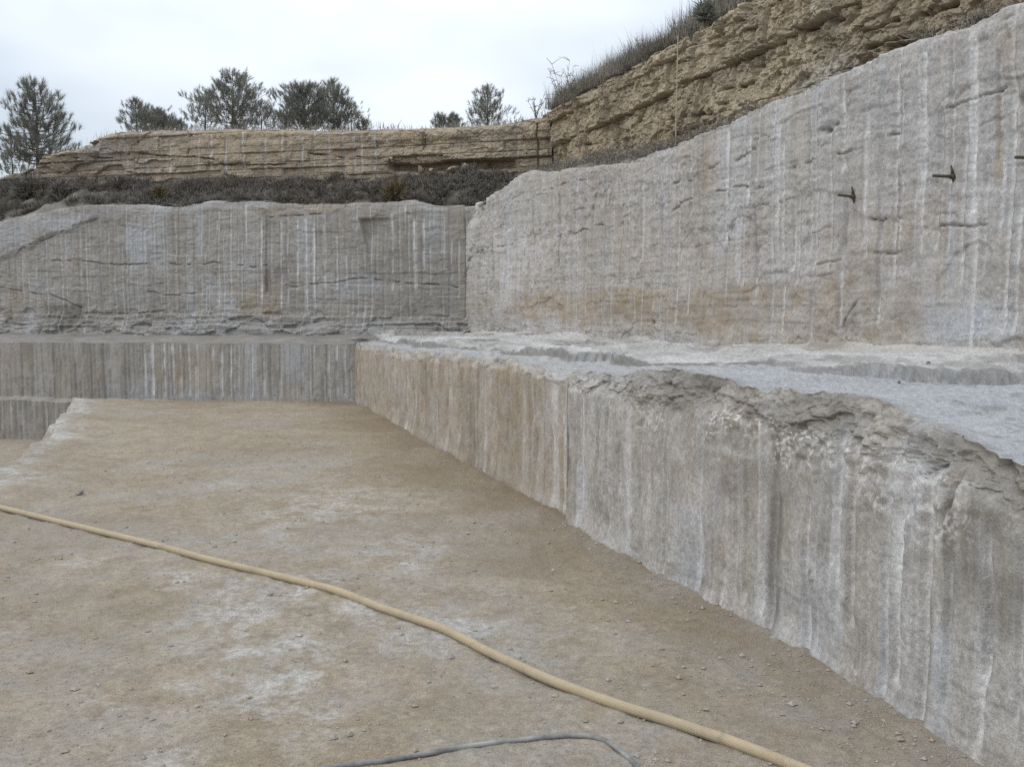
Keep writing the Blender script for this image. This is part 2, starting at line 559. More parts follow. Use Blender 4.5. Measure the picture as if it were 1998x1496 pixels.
# ------------------------------------------------------------------ relief, stain and shade painters on an (S, Z) grid
class Face:
    def __init__(self, path, S1, Zgrid):
        self.path = path
        self.s1 = S1
        self.S = np.broadcast_to(S1[None, :], Zgrid.shape)
        self.Z = Zgrid
        self.disp = np.zeros(Zgrid.shape)
        self.a = {k: np.zeros(Zgrid.shape) for k in ('tan', 'white', 'blue', 'dark')}

    def cols(self, lo, hi):
        return slice(max(0, np.searchsorted(self.s1, lo)), min(len(self.s1), np.searchsorted(self.s1, hi)))

    def streak(self, x, y0, y1, w, amt, kind='white', groove=0.0, wob=0.25, off=0.0):
        s0, za = self.path.sz(x, y0, off)
        s1, zb = self.path.sz(x, y1, off)
        s = 0.5 * (s0 + s1)
        zt, zl = max(za, zb), min(za, zb)
        c = self.cols(s - 4 * w - groove * 2, s + 4 * w + groove * 2)
        if c.stop <= c.start:
            return
        S, Z = self.S[:, c], self.Z[:, c]
        seed = int(x) * 3 + 1
        sc = s + wob * w * (vn(Z * 3.1, 0 * Z + x, seed) - 0.5) * 2
        wid = w * (0.75 + 0.7 * vn(Z * 4.0, 0 * Z + x * 1.3, seed + 1))
        e = sstep(zl - 0.10, zl + 0.05, Z) * (1 - sstep(zt - 0.04, zt + 0.10, Z))
        brk = (0.55 + 0.45 * sstep(0.25, 0.65, vn(Z * 6.0, S * 6, seed + 2))) * (0.70 + 0.40 * vn(Z * 1.7, S * 0 + x, seed + 7))
        amt = min(1.0, amt * (0.92 if kind == 'white' else 1.0))
        m = (1 - sstep(0.35, 1.25, np.abs(S - sc) / wid)) * e * brk * amt
        self.a[kind][:, c] = np.maximum(self.a[kind][:, c], m)
        if groove:
            t = np.clip(1 - ((S - s) / groove) ** 2, 0, 1)
            self.disp[:, c] -= groove * np.sqrt(t) * e

    def patch(self, x0, y0, x1, y1, amt, kind, soft=0.35, freq=1.6, seed=0):
        """A ragged stained area between two corners given in the photograph's grid."""
        sa, za = self.path.sz(x0, y0)
        sb, zb = self.path.sz(x1, y1)
        lo, hi = min(sa, sb), max(sa, sb)
        zl, zh = min(za, zb), max(za, zb)
        ws, wz = (hi - lo) * soft + 0.02, (zh - zl) * soft + 0.02
        nx = fbm(self.S * freq, self.Z * freq, 4, 40 + seed)
        ny = fbm(self.S * freq + 9, self.Z * freq + 4, 4, 50 + seed)
        S = self.S + nx * ws * 1.3
        Z = self.Z + ny * wz * 1.3
        m = sstep(lo - ws * .5, lo + ws * .5, S) * (1 - sstep(hi - ws * .5, hi + ws * .5, S)) * sstep(zl - wz * .5, zl + wz * .5, Z) * (1 - sstep(zh - wz * .5, zh + wz * .5, Z))
        m *= 0.55 + 0.45 * sstep(-0.35, 0.25, fbm(self.S * freq * 4, self.Z * freq * 2, 4, 60 + seed))
        self.a[kind] = np.maximum(self.a[kind], m * amt)
        return m

    def crack(self, px, w=0.012, depth=0.05, lip=0.02):
        w, lip, depth = w * 0.55, lip * 0.25, depth * 0.8
        pts = [self.path.sz(x, y) for x, y in px]
        lo, hi = min(p[0] for p in pts) - 0.3, max(p[0] for p in pts) + 0.3
        c = self.cols(lo, hi)
        S, Z = self.S[:, c], self.Z[:, c]
        Zw = Z + 0.05 * fbm(S * 3.0, Z * 3, 4, int(px[0][0]))
        Sw = S + 0.05 * fbm(S * 3.0 + 5, Z * 3, 4, int(px[0][0]) + 2)
        best = np.full(S.shape, 9.0)
        above = np.zeros(S.shape)
        for (a0, b0), (a1, b1) in zip(pts[:-1], pts[1:]):
            d0, d1 = a1 - a0, b1 - b0
            L2 = d0 * d0 + d1 * d1 + 1e-9
            t = np.clip(((Sw - a0) * d0 + (Zw - b0) * d1) / L2, 0, 1)
            e = np.hypot(Sw - a0 - t * d0, Zw - b0 - t * d1)
            up = Zw > b0 + t * d1
            above = np.where(e < best, up, above)
            best = np.minimum(best, e)
        brk = sstep(0.30, 0.62, vn(S * 7.0, Z * 7.0, int(px[0][0]) + 4))
        self.disp[:, c] -= depth * np.exp(-(best / w) ** 2) * brk
        self.disp[:, c] += lip * np.exp(-(best / 0.12) ** 2) * (above * 1.0) * brk
        self.a['dark'][:, c] = np.maximum(self.a['dark'][:, c], 0.6 * np.exp(-(best / (w * 1.1)) ** 2) * brk)

    def holes(self, spacing, r, seed, zlo=None, zhi=None, slo=None, shi=None, white=0.5, keep=0.8):
        """A row of drill half-holes with chalky dust left in them."""
        g = np.random.default_rng(seed)
        s = (slo if slo is not None else self.s1[0])
        end = (shi if shi is not None else self.s1[-1])
        while s < end:
            s += spacing * g.uniform(0.7, 1.3)
            if g.uniform() > keep:
                continue
            c = self.cols(s - 3 * r, s + 3 * r)
            if c.stop - c.start < 2:
                continue
            S, Z = self.S[:, c], self.Z[:, c]
            top = self.Z[-1, c].max()
            bot = self.Z[0, c].min()
            a = bot + (top - bot) * max(0, g.uniform(-0.5, 0.45))
            b = top - (top - bot) * max(0, g.uniform(-0.35, 0.4))
            e = sstep(a - 0.05, a + 0.03, Z) * (1 - sstep(b - 0.03, b + 0.05, Z))
            e = e * sstep(0.12, 0.3, vn(Z * 2.2, S * 0 + s * 7, seed))
            sc = s + 0.006 * np.sin(Z * 2 + s * 9)
            t = np.clip(1 - ((S - sc) / r) ** 2, 0, 1)
            self.disp[:, c] -= 0.8 * r * np.sqrt(t) * e
            wv = white * g.uniform(0.2, 1.0)
            m = (1 - sstep(0.3, 1.2, np.abs(S - sc) / r)) * e * wv * (0.5 + 0.5 * vn(Z * 8, S * 3, seed + 3))
            self.a['white'][:, c] = np.maximum(self.a['white'][:, c], m)
            groove_shade = np.exp(-((S - sc - 0.95 * r) / (0.42 * r)) ** 2) * e * g.uniform(0.15, 0.75)  # relief shade painted as a dark line down one side of the groove
            self.a['dark'][:, c] = np.maximum(self.a['dark'][:, c], groove_shade)

    def dashes(self, freq, seed, amt, depth=0.012):
        """Short broken bedding cracks along the layers."""
        b = self.Z * freq + 0.55 * fbm(self.S * 0.45, self.Z * 0.6, 4, seed) + 0.10 * fbm(self.S * 5, self.Z * 5, 3, seed + 1)
        bf = np.abs(b - np.floor(b) - 0.5) / freq
        lev = np.floor(b)
        on = sstep(0.56, 0.68, vn(self.S * 1.9 + lev * 5.1, lev * 3.3, seed + 2)) * sstep(0.2, 0.5, vn(self.S * 9, lev * 1.7, seed + 3))
        q = np.exp(-(bf / 0.011) ** 2) * on
        self.disp -= depth * q
        self.disp += 0.4 * depth * on * np.exp(-(bf / 0.05) ** 2)
        self.a['dark'] = np.maximum(self.a['dark'], amt * q)

    def panels(self, spacing, seed, amt, tan=0.3):
        """Split rock differs a little in tone from one drilled strip to the next."""
        g = np.random.default_rng(seed)
        cuts = np.cumsum(spacing * g.uniform(0.35, 1.8, int((self.s1[-1] - self.s1[0]) / spacing * 2.2) + 4)) + self.s1[0] - 1
        lv = 0
        for lvl in range(2):
            k = np.searchsorted(cuts, self.S + 0.015 * fbm(self.S * 4, self.Z * 1.5, 3, seed + 2) + lvl * 3.3)
            top = g.uniform(-1, 1, len(cuts) + 2)
            lo = g.uniform(-1, 1, len(cuts) + 2)
            zz = sstep(-0.15, 0.15, self.Z - self.Z.mean() + 0.7 * fbm(k * 7.7, self.Z * 1.2, 3, seed + 4))
            lv = lv + top[k] * zz + lo[k] * (1 - zz)
        lv = lv * 0.6
        m = 0.55 + 0.45 * sstep(-0.3, 0.3, fbm(self.S * 3.0, self.Z * 1.5, 4, seed + 6))
        self.a['blue'] = np.maximum(self.a['blue'], amt * np.clip(lv, 0, 1) * m)
        self.a['dark'] = np.maximum(self.a['dark'], 0.42 * amt * np.clip(-lv, 0, 1) * m)
        self.a['tan'] = np.maximum(self.a['tan'], tan * np.clip(fbm(k * 3.1, self.Z * 0.8, 2, seed + 8) * 1.6, 0, 1) * m)

    def points(self, back=None):
        P, N = self.path.at(self.s1)
        off = self.disp if back is None else self.disp + back
        X = np.empty(self.S.shape + (3,))
        X[..., 0] = P[None, :, 0] + N[None, :, 0] * off
        X[..., 1] = P[None, :, 1] + N[None, :, 1] * off
        X[..., 2] = self.Z
        return X


def lin(a, b, step):
    return np.linspace(a, b, max(2, int(round(abs(b - a) / step)) + 1))


# ------------------------------------------------------------------ plan of the quarry
A = (-3.0, 18.3)                     # far corner of the pit
LOW = Path([A, (0.43, 7.72), (1.36, 5.05), (1.75, 3.55), (2.35, 1.2), (2.8, -0.6)], 1)            # lower bench face, along the viewer's right
UPR = Path([(-0.9, 20.0), (4.0, 7.7), (7.0, 0.2)], 1)                  # tall grey wall above the bench
BLO = Path([(-22.5, 23.1), (-8.66, 19.7), (-2.85, 18.26)], 1)          # lower back face
BUP = Path([(-24.0, 26.93), (-0.75, 19.95)], 1)                        # upper back face
TBK = Path([(-26.0, 29.2), (0.75, 21.45)], 1)                          # buff cliff at the back
TRT = Path([(0.57, 21.5), (4.4, 8.56), (7.9, -1.0)], 1)                # buff cliff along the right

# ================================================================== SETTING
# ---- ground: one sheet at the level of the deeper pit, out to the horizon
g = np.concatenate([-np.geomspace(800, 40, 9), np.linspace(-30, 30, 61), np.geomspace(40, 800, 9)])
GX, GY = np.meshgrid(g, g)
GZ = -0.86 + 0.03 * fbm(GX * 0.7, GY * 0.7, 4, 3)
a0 = np.zeros(GX.shape)
ground = grid_obj('ground', np.stack([GX, GY, GZ], -1), M['floor'], {'grey': a0 + 0.35, 'white': a0 + 0.1, 'dark': a0 + 0.1})
tag(ground, 'tan dusty ground of the deeper cut beside the quarry floor', kind='structure')

# ---- quarry floor: a rock platform, its open side dropping to the deeper cut
ys = np.concatenate([np.linspace(-9, 2.6, 60), 2.6 + (18.9 - 2.6) * np.linspace(0, 1, 430) ** 1.55])
edge_y = np.array([-10, 4, 9.6, 14, 18.6, 20.5])
edge_x = np.array([-6.5, -5.4, -5.0, -6.55, -8.2, -9.2])
lowx = lambda y: np.interp(y, [-0.6, 1.2, 3.55, 5.05, 7.72, 18.3, 20], [2.8, 2.35, 1.75, 1.36, 0.43, -3.0, -3.5])
u = np.concatenate([[-0.06, -0.058, -0.05, -0.035, -0.015], np.linspace(0, 1, 400)])
FY, FU = np.meshgrid(ys, u, indexing='ij')
XL = np.interp(FY, edge_y, edge_x) + 0.22 * fbm(FY * 0.6, FY * 0, 3, 21) + 0.05 * fbm(FY * 2.4, FY * 0, 3, 22)
XR = lowx(FY) + 0.45
FU0 = np.clip(FU, 0, 1)
FX = XL + (XR - XL) * FU0
drop = FU < 0
FX = FX - np.where(drop, np.array([0.30, 0.26, 0.20, 0.10, 0.03, *([0] * 400)])[None, :], 0) * (0.7 + 0.5 * vn(FY * 2, FY * 0, 5))
dw = np.clip(lowx(FY) - FX, 0, None)                                     # distance to the bench face
FZ = 0.026 * fbm(FX * 0.5, FY * 0.5, 4, 31) + 0.014 * fbm(FX * 2.6, FY * 2.6, 5, 32) + 0.012 * fbm(FX * 9, FY * 9, 4, 33)
skirt = np.exp(-(dw / 0.22) ** 1.2) * (0.35 + 0.9 * vn(FX * 1.3, FY * 1.3, 34))
FZ += 0.035 * skirt
FZ += 0.03 * np.exp(-((FX - XL) / 0.5) ** 2)
FZ = np.where(drop, np.array([-0.92, -0.62, -0.36, -0.14, -0.04, *([0] * 400)])[None, :] + 0.05 * fbm(FY * 3, FU * 200, 3, 35), FZ)
px, py = project(np.stack([FX, FY, FZ], -1))


def blob(cx, cy, rx, ry, rot=0.0):
    """A soft patch on the floor, given where its centre and reach fall on the ground."""
    c = on_z(cx, cy, 0)
    ex = on_z(cx + rx, cy, 0)
    ey = on_z(cx, cy - ry, 0)
    ra, rb = abs(ex[0] - c[0]), abs(ey[1] - c[1])
    dx, dy = FX - c[0], FY - c[1]
    if rot:
        dx, dy = dx * math.cos(rot) - dy * math.sin(rot), dx * math.sin(rot) + dy * math.cos(rot)
    return np.exp(-((dx / ra) ** 2 + (dy / rb) ** 2))


fw = np.zeros(FX.shape)
for cx, cy, rx, ry, k in ((640, 990, 150, 40, .75), (560, 1000, 90, 22, .6), (470, 1190, 90, 50, .9), (500, 1225, 70, 22, 1), (600, 1150, 80, 30, .8),
                          (440, 1300, 70, 60, 1), (600, 1310, 60, 45, .95), (530, 1350, 70, 60, .9), (620, 1400, 70, 40, .8), (360, 1130, 60, 22, .7),
                          (850, 1230, 120, 35, .75), (780, 1070, 80, 40, .6), (800, 1100, 60, 18, .6), (60, 1210, 60, 40, .5), (210, 1370, 60, 25, .5),
                          (330, 1480, 60, 30, .6), (130, 1100, 60, 30, .45), (60, 900, 70, 60, .3), (700, 1000, 60, 20, .7), (430, 950, 50, 14, .5),
                          (560, 1260, 60, 30, .8), (700, 1190, 70, 20, .7), (1050, 1260, 120, 30, .35), (480, 1130, 50, 14, .6), (300, 910, 60, 12, .4)):
    fw = np.maximum(fw, k * blob(cx, cy, rx, ry))
fg = 0.25 + 0.45 * sstep(0.0, 0.5, fbm(FX * 0.8, FY * 0.8, 4, 41))
for cx, cy, rx, ry, k in ((900, 1230, 260, 70, .9), (1000, 1300, 200, 60, .9), (1100, 1350, 160, 60, .7), (200, 1450, 220, 80, .75), (60, 1450, 160, 90, .7),
                          (520, 1300, 150, 100, .7), (700, 1350, 120, 60, .6), (1250, 1260, 110, 40, .8), (950, 1150, 150, 40, .5), (300, 1250, 120, 40, .4),
                          (1420, 1300, 120, 70, .9), (1600, 1400, 150, 60, .9), (1300, 1180, 80, 30, .8)):
    fg = np.maximum(fg, k * blob(cx, cy, rx, ry))
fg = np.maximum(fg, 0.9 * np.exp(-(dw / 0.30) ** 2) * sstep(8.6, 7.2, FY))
edge = np.exp(-((FX - XL) / (0.42 + 0.3 * fbm(FX * 1.5, FY * 1.5, 4, 44))) ** 2)
fg = np.maximum(fg, np.where(drop, 1, edge))
fw = np.maximum(fw, np.where(drop, 0.35, edge * 0.8))
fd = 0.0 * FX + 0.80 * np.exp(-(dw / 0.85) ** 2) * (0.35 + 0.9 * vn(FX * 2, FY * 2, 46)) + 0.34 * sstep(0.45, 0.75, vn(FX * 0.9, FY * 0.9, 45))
for cx, cy, rx, ry, k in ((120, 1040, 160, 30, .3), (30, 1330, 120, 100, .25), (1000, 1080, 180, 30, .3), (1320, 1200, 140, 30, .35), (860, 930, 120, 30, .3)):
    fd = np.maximum(fd, k * blob(cx, cy, rx, ry))
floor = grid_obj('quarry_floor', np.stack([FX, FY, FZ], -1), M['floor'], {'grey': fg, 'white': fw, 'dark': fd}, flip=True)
tag(floor, 'tan dusty quarry floor with white patches and a pale broken edge', kind='structure')
FLOOR_Z = lambda x, y: float(0.026 * fbm(np.array([x * 0.5]), np.array([y * 0.5]), 4, 31)[0] + 0.014 * fbm(np.array([x * 2.6]), np.array([y * 2.6]), 5, 32)[0])

# ================================================================== THE BENCH
bench = tag(empty('rock_bench', (0.45, 7.75, 0)), 'low grey and buff rock bench with drilled face beside the quarry floor', 'rock bench')


def rel(o, root):
    """Parent a mesh whose coordinates are in world space to a root that stands elsewhere."""
    o.parent = root
    o.matrix_parent_inverse = root.matrix_basis.inverted()
    return o


sK = LOW.c[1]
SMAX = LOW.sz(2080, 1000)[0] + 2.2
s_tan = lin(-0.15, sK, 0.014)
s_gry = lin(sK, SMAX, 0.0085)
edge_px = [(690, 670), (760, 681), (900, 694), (1000, 707), (1120, 733), (1250, 724), (1320, 722), (1400, 737), (1450, 752), (1540, 761), (1640, 776), (1740, 790), (1790, 828), (1880, 858), (1998, 905)]
clean_px = [(690, 682), (760, 700), (900, 718), (1000, 728), (1120, 766), (1300, 806), (1400, 820), (1500, 836), (1600, 866), (1740, 908), (1998, 1025)]
SB = lambda s: np.interp(s, [0, sK - 0.1, sK, sK + 1.2, sK + 3.0, sK + 5], [0.03, 0.05, 0.05, 0.08, 0.11, 0.14])
_e = []
for x, y in edge_px:
    s0 = LOW.sz(x, y)[0]
    _e.append(LOW.sz(x, y, -float(SB(s0))))
_e.sort()
ZE0 = lambda s: np.interp(s, [q[0] for q in _e], [q[1] for q in _e]) + 0.03 * fbm(np.asarray(s) * 2.1, np.asarray(s) * 0, 4, 71) + 0.025 * fbm(np.asarray(s) * 9, np.asarray(s) * 0, 4, 72) + 0.03 * (np.floor(4 * vn(np.asarray(s) * 3.3, np.asarray(s) * 0, 74)) / 4 - 0.5)
ZC0 = LOW.prof(clean_px)


def bench_face(name, s1, tan_part):
    nf, nr = (70, 16) if tan_part else (104, 64)
    zE, zC = ZE0(s1), np.minimum(ZC0(s1) + 0.02 * fbm(s1 * 3, s1 * 0, 3, 73), ZE0(s1) - 0.03)
    r1 = np.linspace(0, 1, nf)
    r2 = np.linspace(0, 1, nr + 1)[1:]
    Z = np.concatenate([-0.06 + (zC + 0.06)[None, :] * r1[:, None], zC[None, :] + (zE - zC)[None, :] * r2[:, None]])
    f = Face(LOW, s1, Z)
    S = f.S
    T = np.concatenate([np.zeros(nf), r2])[:, None] + 0 * Z           # 0 on the clean face, to 1 at the edge
    f.disp += 0.022 * fbm(S * 1.6, Z * 1.6, 4, 81) + 0.010 * fbm(S * 9, Z * 5, 4, 82) + 0.006 * fbm(S * 30, Z * 10, 3, 83)
    back = -SB(S) * T ** 1.4
    cz = sstep(0.0, 0.45, T + 0.22 * fbm(S * 2.4, Z * 2.4, 4, 79) * (T > 0)) * (1 - sstep(0.97, 1.0, T))
    Q = Z - 1.3 * back                                                    # runs on over the rounded edge
    wx, wz = 0.6 * fbm(S * 3, Q * 3, 4, 84), 0.6 * fbm(S * 3 + 9, Q * 3, 4, 86)
    amp = 0.03 if tan_part else 0.062
    lump = 0.0
    for q_, (fs_, fz_, am_) in enumerate(((2.0, 2.6, 0.9), (4.6, 5.6, 0.7), (10.0, 12.0, 0.45), (22.0, 26.0, 0.25))):
        cv, ce = cells(S * fs_ + wx * (1 + q_), Q * fz_ + wz * (1 + q_), 85 + q_ * 7)
        lump = lump + am_ * 0.5 * (cv - 0.55)
    lump = lump + 1.1 * fbm(S * 3.2, Q * 3.2, 6, 90, 0.6)
    f.disp += cz * amp * (lump + 0.5 * fbm(S * 7, Q * 7, 5, 88)) * (1 - 0.7 * sstep(0.6, 1.0, T))
    lift_ = cz * amp * 0.40 * (lump + 0.5 * fbm(S * 8, Q * 8, 4, 89)) * sstep(0.35, 0.9, T)
    # splintered foot of the face
    f.disp += 0.05 * np.exp(-(Z / 0.10) ** 2) * vn(S * 3, Z * 0, 87)
    if tan_part:
        f.disp -= 0.10
        f.disp += 0.02 * fbm(S * 3.5, Z * 0.5, 4, 91)
        f.disp -= 0.028 * sstep(0.45, 0.8, vn(S * 14, Z * 2.2, 92)) * (0.5 + 0.5 * vn(S * 2, Z * 2, 93))
        f.a['tan'] += 0.80 * (1 - 0.7 * T) * (0.62 + 0.38 * sstep(-0.5, 0.3, fbm(S * 1.3, Z * 0.7, 4, 94)))
        f.patch(690, 672, 1105, 735, 0.0, 'blue')
        f.panels(0.35, 97, 0.8, 0.2)
        f.holes(0.33, 0.022, 95, white=0.4, keep=0.8)
        for x, w, k in ((782, .035, .9), (795, .02, .6), (930, .05, .35), (1000, .06, .30), (1062, .09, .55), (1080, .05, .5), (860, .03, .3)):
            f.streak(x, 690 if x < 820 else 760, 1000, w, k, 'white', 0.0)
        f.streak(1090, 745, 1000, 0.05, .55, 'dark')
        f.streak(770, 700, 800, 0.03, .45, 'dark')
        for x in (702, 720, 742, 815, 842, 880, 912, 950, 975, 1022, 1040):
            f.streak(x, 700, 1010, 0.02, .35, 'dark', 0.012)
        f.a['tan'] = np.where(S < 0, 0.4, f.a['tan'])
        d = sK - S
        f.a['tan'] = np.maximum(f.a['tan'], 0.95 * (1 - sstep(0.10, 0.32, d)) * (1 - T))
        f.disp -= 0.03 * np.exp(-(d / 0.05) ** 2)
        f.a['dark'] = np.maximum(f.a['dark'], 0.35 * (1 - sstep(0.0, 0.18, Z)) * vn(S * 5, Z * 6, 96))
    else:
        f.a['tan'] += 0.22 * sstep(0.0, 0.5, fbm(S * 0.8, Z * 1.2, 4, 101))
        f.panels(0.30, 105, 0.85, 0.40)
        f.dashes(5.5, 111, 0.22, 0.004)
        f.holes(0.30, 0.032, 102, white=0.6, keep=0.95)
        for x, y0, y1, w, k, gr in ((1132, 770, 1040, .05, .75, .03), (1185, 800, 1060, .018, .5, .02), (1228, 790, 1080, .05, .55, .0), (1290, 800, 1000, .02, .4, .02),
                                    (1366, 790, 1180, .035, .65, .024), (1395, 860, 1170, .012, .5, .012), (1435, 830, 1180, .022, .5, .022), (1488, 760, 1190, .045, .7, .026),
                                    (1592, 900, 1260, .022, .55, .022), (1636, 830, 1180, .034, .95, .03), (1692, 1000, 1290, .022, .5, .022), (1768, 830, 1000, .04, .7, .02),
                                    (1748, 1000, 1330, .03, 1.0, .028), (1845, 1090, 1370, .022, .6, .022), (1917, 1060, 1440, .026, .75, .026), (1990, 1050, 1400, .02, .6, .02)):
            f.streak(x, y0, y1, w, k, 'white', gr)
            f.streak(x + 3, y0, y1, w * 2.4, k * 0.45, 'blue')
        f.streak(1512, 850, 1225, .06, .85, 'dark', 0.0, 0.1)
        f.streak(1850, 930, 1220, .05, .75, 'dark')
        f.streak(1842, 1200, 1480, .04, .35, 'dark')
        f.streak(1905, 960, 1150, .085, .6, 'dark', 0.0, 0.6)
        f.streak(1945, 900, 1080, .07, .55, 'dark', 0.0, 0.6)
        f.streak(1857, 905, 965, .028, .9, 'tan')
        for y_, h_ in ((880, 40), (935, 45)):
            band = f.patch(1330, y_ - h_, 1990, y_ + h_, 0.0, 'white', 0.5, 2, int(y_))
            f.a['white'] = np.maximum(f.a['white'], 0.7 * band * sstep(0.62, 0.74, vn(S * 62, Z * 90, 106)))
            f.disp += 0.012 * band * fbm(S * 20, Z * 30, 3, 107)
        f.patch(1290, 1085, 1360, 1150, 0.5, 'dark', 0.25, 3)
        f.patch(1560, 905, 1860, 960, 0.5, 'white', 0.5, 5, 3)
        f.patch(1350, 850, 1500, 900, 0.35, 'white', 0.5, 5, 4)
        f.patch(1160, 840, 1330, 900, 0.45, 'blue', 0.5, 3, 5)
        f.patch(1560, 1180, 1998, 1480, 0.30, 'dark', 0.6, 2, 6)
        f.patch(1820, 930, 2010, 1180, 0.70, 'dark', 0.45, 2.5, 7)
        f.patch(1480, 850, 1540, 1000, 0.45, 'dark', 0.4, 3, 8)
        f.patch(1700, 1330, 1998, 1490, 0.35, 'dark', 0.5, 2, 9)
        f.crack([(1855, 905), (1862, 940), (1848, 1000), (1846, 1060)], 0.016, 0.05, 0.01)
        f.crack([(1905, 905), (1960, 950), (2010, 965)], 0.02, 0.08, 0.03)
        f.crack([(1800, 838), (1850, 862), (1880, 880)], 0.016, 0.06, 0.03)
        f.crack([(1590, 1180), (1586, 1100), (1590, 1060)], 0.006, 0.02, 0.0)
        rubb = sstep(-0.25, 0.25, T + 0.35 * fbm(S * 2.2, Q * 3, 4, 103) + (T > 0) * 0.1 - 0.12) * (0.4 + 0.6 * sstep(0.3, 0.6, vn(S * 3.2, Q * 5, 104))) * 1.0
        near_ = sstep(sK + 0.2, sK + 1.8, S)
        f.a['dark'] = np.maximum(f.a['dark'], 0.66 * rubb * near_ * sstep(0.35, 0.7, Z))
        f.a['white'] *= 1 - 0.75 * near_ * sstep(0.05, 0.5, T + 0.15 * fbm(S * 3, Q * 3, 3, 108))
        f.a['tan'] = np.maximum(f.a['tan'], 0.35 * near_ * sstep(0.1, 0.6, T) * vn(S * 2.5, Q * 3, 109))
        f.a['blue'] = np.maximum(f.a['blue'], 0.4 * T * sstep(sK + 2.5, sK, S))
        f.disp += 0.05 * np.exp(-((S - sK) / 0.05) ** 2) * 0
    X = f.points(back)
    X[..., 2] += lift_
    o = grid_obj(name, X, M['grey_near'], f.a)
    rel(o, bench)
    return X[-1], o


tan_edge, o = bench_face('stained_face', s_tan, True)
tag(o, 'buff stained stretch of the bench face towards the far corner')
gry_edge, o = bench_face('drilled_face', s_gry, False)
tag(o, 'grey stretch of the bench face with pale drill grooves')
# end return of the proud grey stretch (faces the far corner)
P0, N0 = LOW.at(np.array([sK]))
ret = np.stack([np.stack([np.array([P0[0, 0] + N0[0, 0] * d, P0[0, 1] + N0[0, 1] * d, z]) for z in np.linspace(-0.06, gry_edge[0, 2] - 0.06, 12)]) for d in np.linspace(-0.25, 0.0, 5)], 1)
rel(grid_obj('end_face', ret, M['grey_near'], {k: np.zeros(60) for k in ('tan', 'white', 'blue', 'dark')}), bench)

# ---- bench top: gently dipping, with thin beds stepping up towards the tall wall
base_px = [(912, 657), (1150, 668), (1400, 689), (1600, 690), (1800, 694), (1998, 712)]
UBASE = UPR.prof(base_px)
edge_all = np.concatenate([tan_edge[::2], gry_edge[2::3]])
f_s = np.concatenate([s_tan[::2], s_gry[2::3]])
fr = np.clip((f_s - 0.0) / (LOW.len - 0.0), -0.02, 1.0)
us = fr * (UPR.len - 0.4) + 0.4
UP, UN = UPR.at(us)
uz = UBASE(us)
nw = 230
wv = np.linspace(0, 1, nw) ** 0.9
inner = np.stack([UP[:, 0] - UN[:, 0] * 0.25, UP[:, 1] - UN[:, 1] * 0.25, uz], -1)
BT = edge_all[None] * (1 - wv)[:, None, None] + inner[None] * wv[:, None, None]
tpx, tpy = project(BT)


def step_line(pts):
    """For each column of the bench top, how far across it a bed's broken edge runs."""
    ss, ww = [], []
    for x, y in pts:
        d = (tpx - x) ** 2 + (tpy - y) ** 2
        i, j = np.unravel_index(np.argmin(d), d.shape)
        ss.append(j)
        ww.append(wv[i])
    o_ = np.argsort(ss)
    return np.interp(np.arange(BT.shape[1]), np.array(ss)[o_], np.array(ww)[o_])


we = step_line([(735, 668), (830, 680), (950, 690), (1050, 700), (1130, 711), (1200, 712), (1340, 705), (1500, 715), (1560, 727), (1700, 735), (1800, 741), (1998, 752)])
we2 = step_line([(760, 662), (890, 660), (990, 668), (1200, 682), (1340, 689), (1430, 694), (1600, 705), (1800, 722), (1998, 735)])
Sg = np.broadcast_to(f_s[None, :], BT.shape[:2])
Wg = np.broadcast_to(wv[:, None], BT.shape[:2])
wid = np.linalg.norm(inner - edge_all, axis=1)[None, :]
D = Wg * wid                                                            # metres in from the edge
rag = 0.16 * fbm(Sg * 0.9, D * 1.0, 4, 111) + 0.10 * fbm(Sg * 4, D * 4, 4, 112)
e1 = (Wg - we[None, :]) * wid + rag
e2 = (Wg - we2[None, :]) * wid + 1.3 * rag
t1 = 0.035 + 0.06 * sstep(0.25, 0.65, vn(Sg * 0.8, Wg * 0, 113)) + 0.02 * fbm(Sg * 3, Wg * 0, 3, 113)
t2 = 0.06 * sstep(0.35, 0.6, vn(Sg * 0.9, Sg * 0, 114))
e3 = 0.10 * (vn(Sg * 1.1, D * 2.2, 117) - 0.55) * 4
t3 = 0.035 * sstep(-0.02, 0.02, e3)
lift = t1 * sstep(-0.006, 0.012, e1) + t2 * sstep(-0.006, 0.012, e2) + t3 * sstep(0.0, 0.3, e1)
lift -= (t1 + t2) * Wg * 0.55                                           # dips so that the beds step without climbing
hh = 5.0 * (0.9 * fbm(Sg * 0.45, D * 0.9, 4, 123) + 0.35 * fbm(Sg * 2.2, D * 3, 4, 124) + 0.35 * D)
hf = hh - np.floor(hh)
lift += (0.022 * (np.floor(hh) + sstep(0.0, 0.08, hf)) - 0.022 * hh) * sstep(0.03, 0.1, Wg)
BT2 = BT.copy()
fade = sstep(0.0, 0.05, Wg)
BT2[..., 2] += lift * fade + fade * (0.018 * fbm(Sg * 1.5, D * 1.5, 4, 115) + 0.008 * fbm(Sg * 6, D * 8, 4, 116))
BT2[..., 2] += 0.10 * sstep(0.80, 1.0, Wg) ** 2                         # dust fans against the tall wall
bl = 0.85 * (1 - sstep(-0.05, 0.15, e1)) * (0.6 + 0.4 * sstep(sK - 1, sK + 2.5, Sg))
bt = 0.45 * sstep(0.72, 0.95, Wg) * sstep(sK + 4.5, sK, Sg)
bw = 0.35 * sstep(0.0, 0.2, e1) * sstep(0.3, 0.6, vn(Sg * 1.2, D * 2, 118))
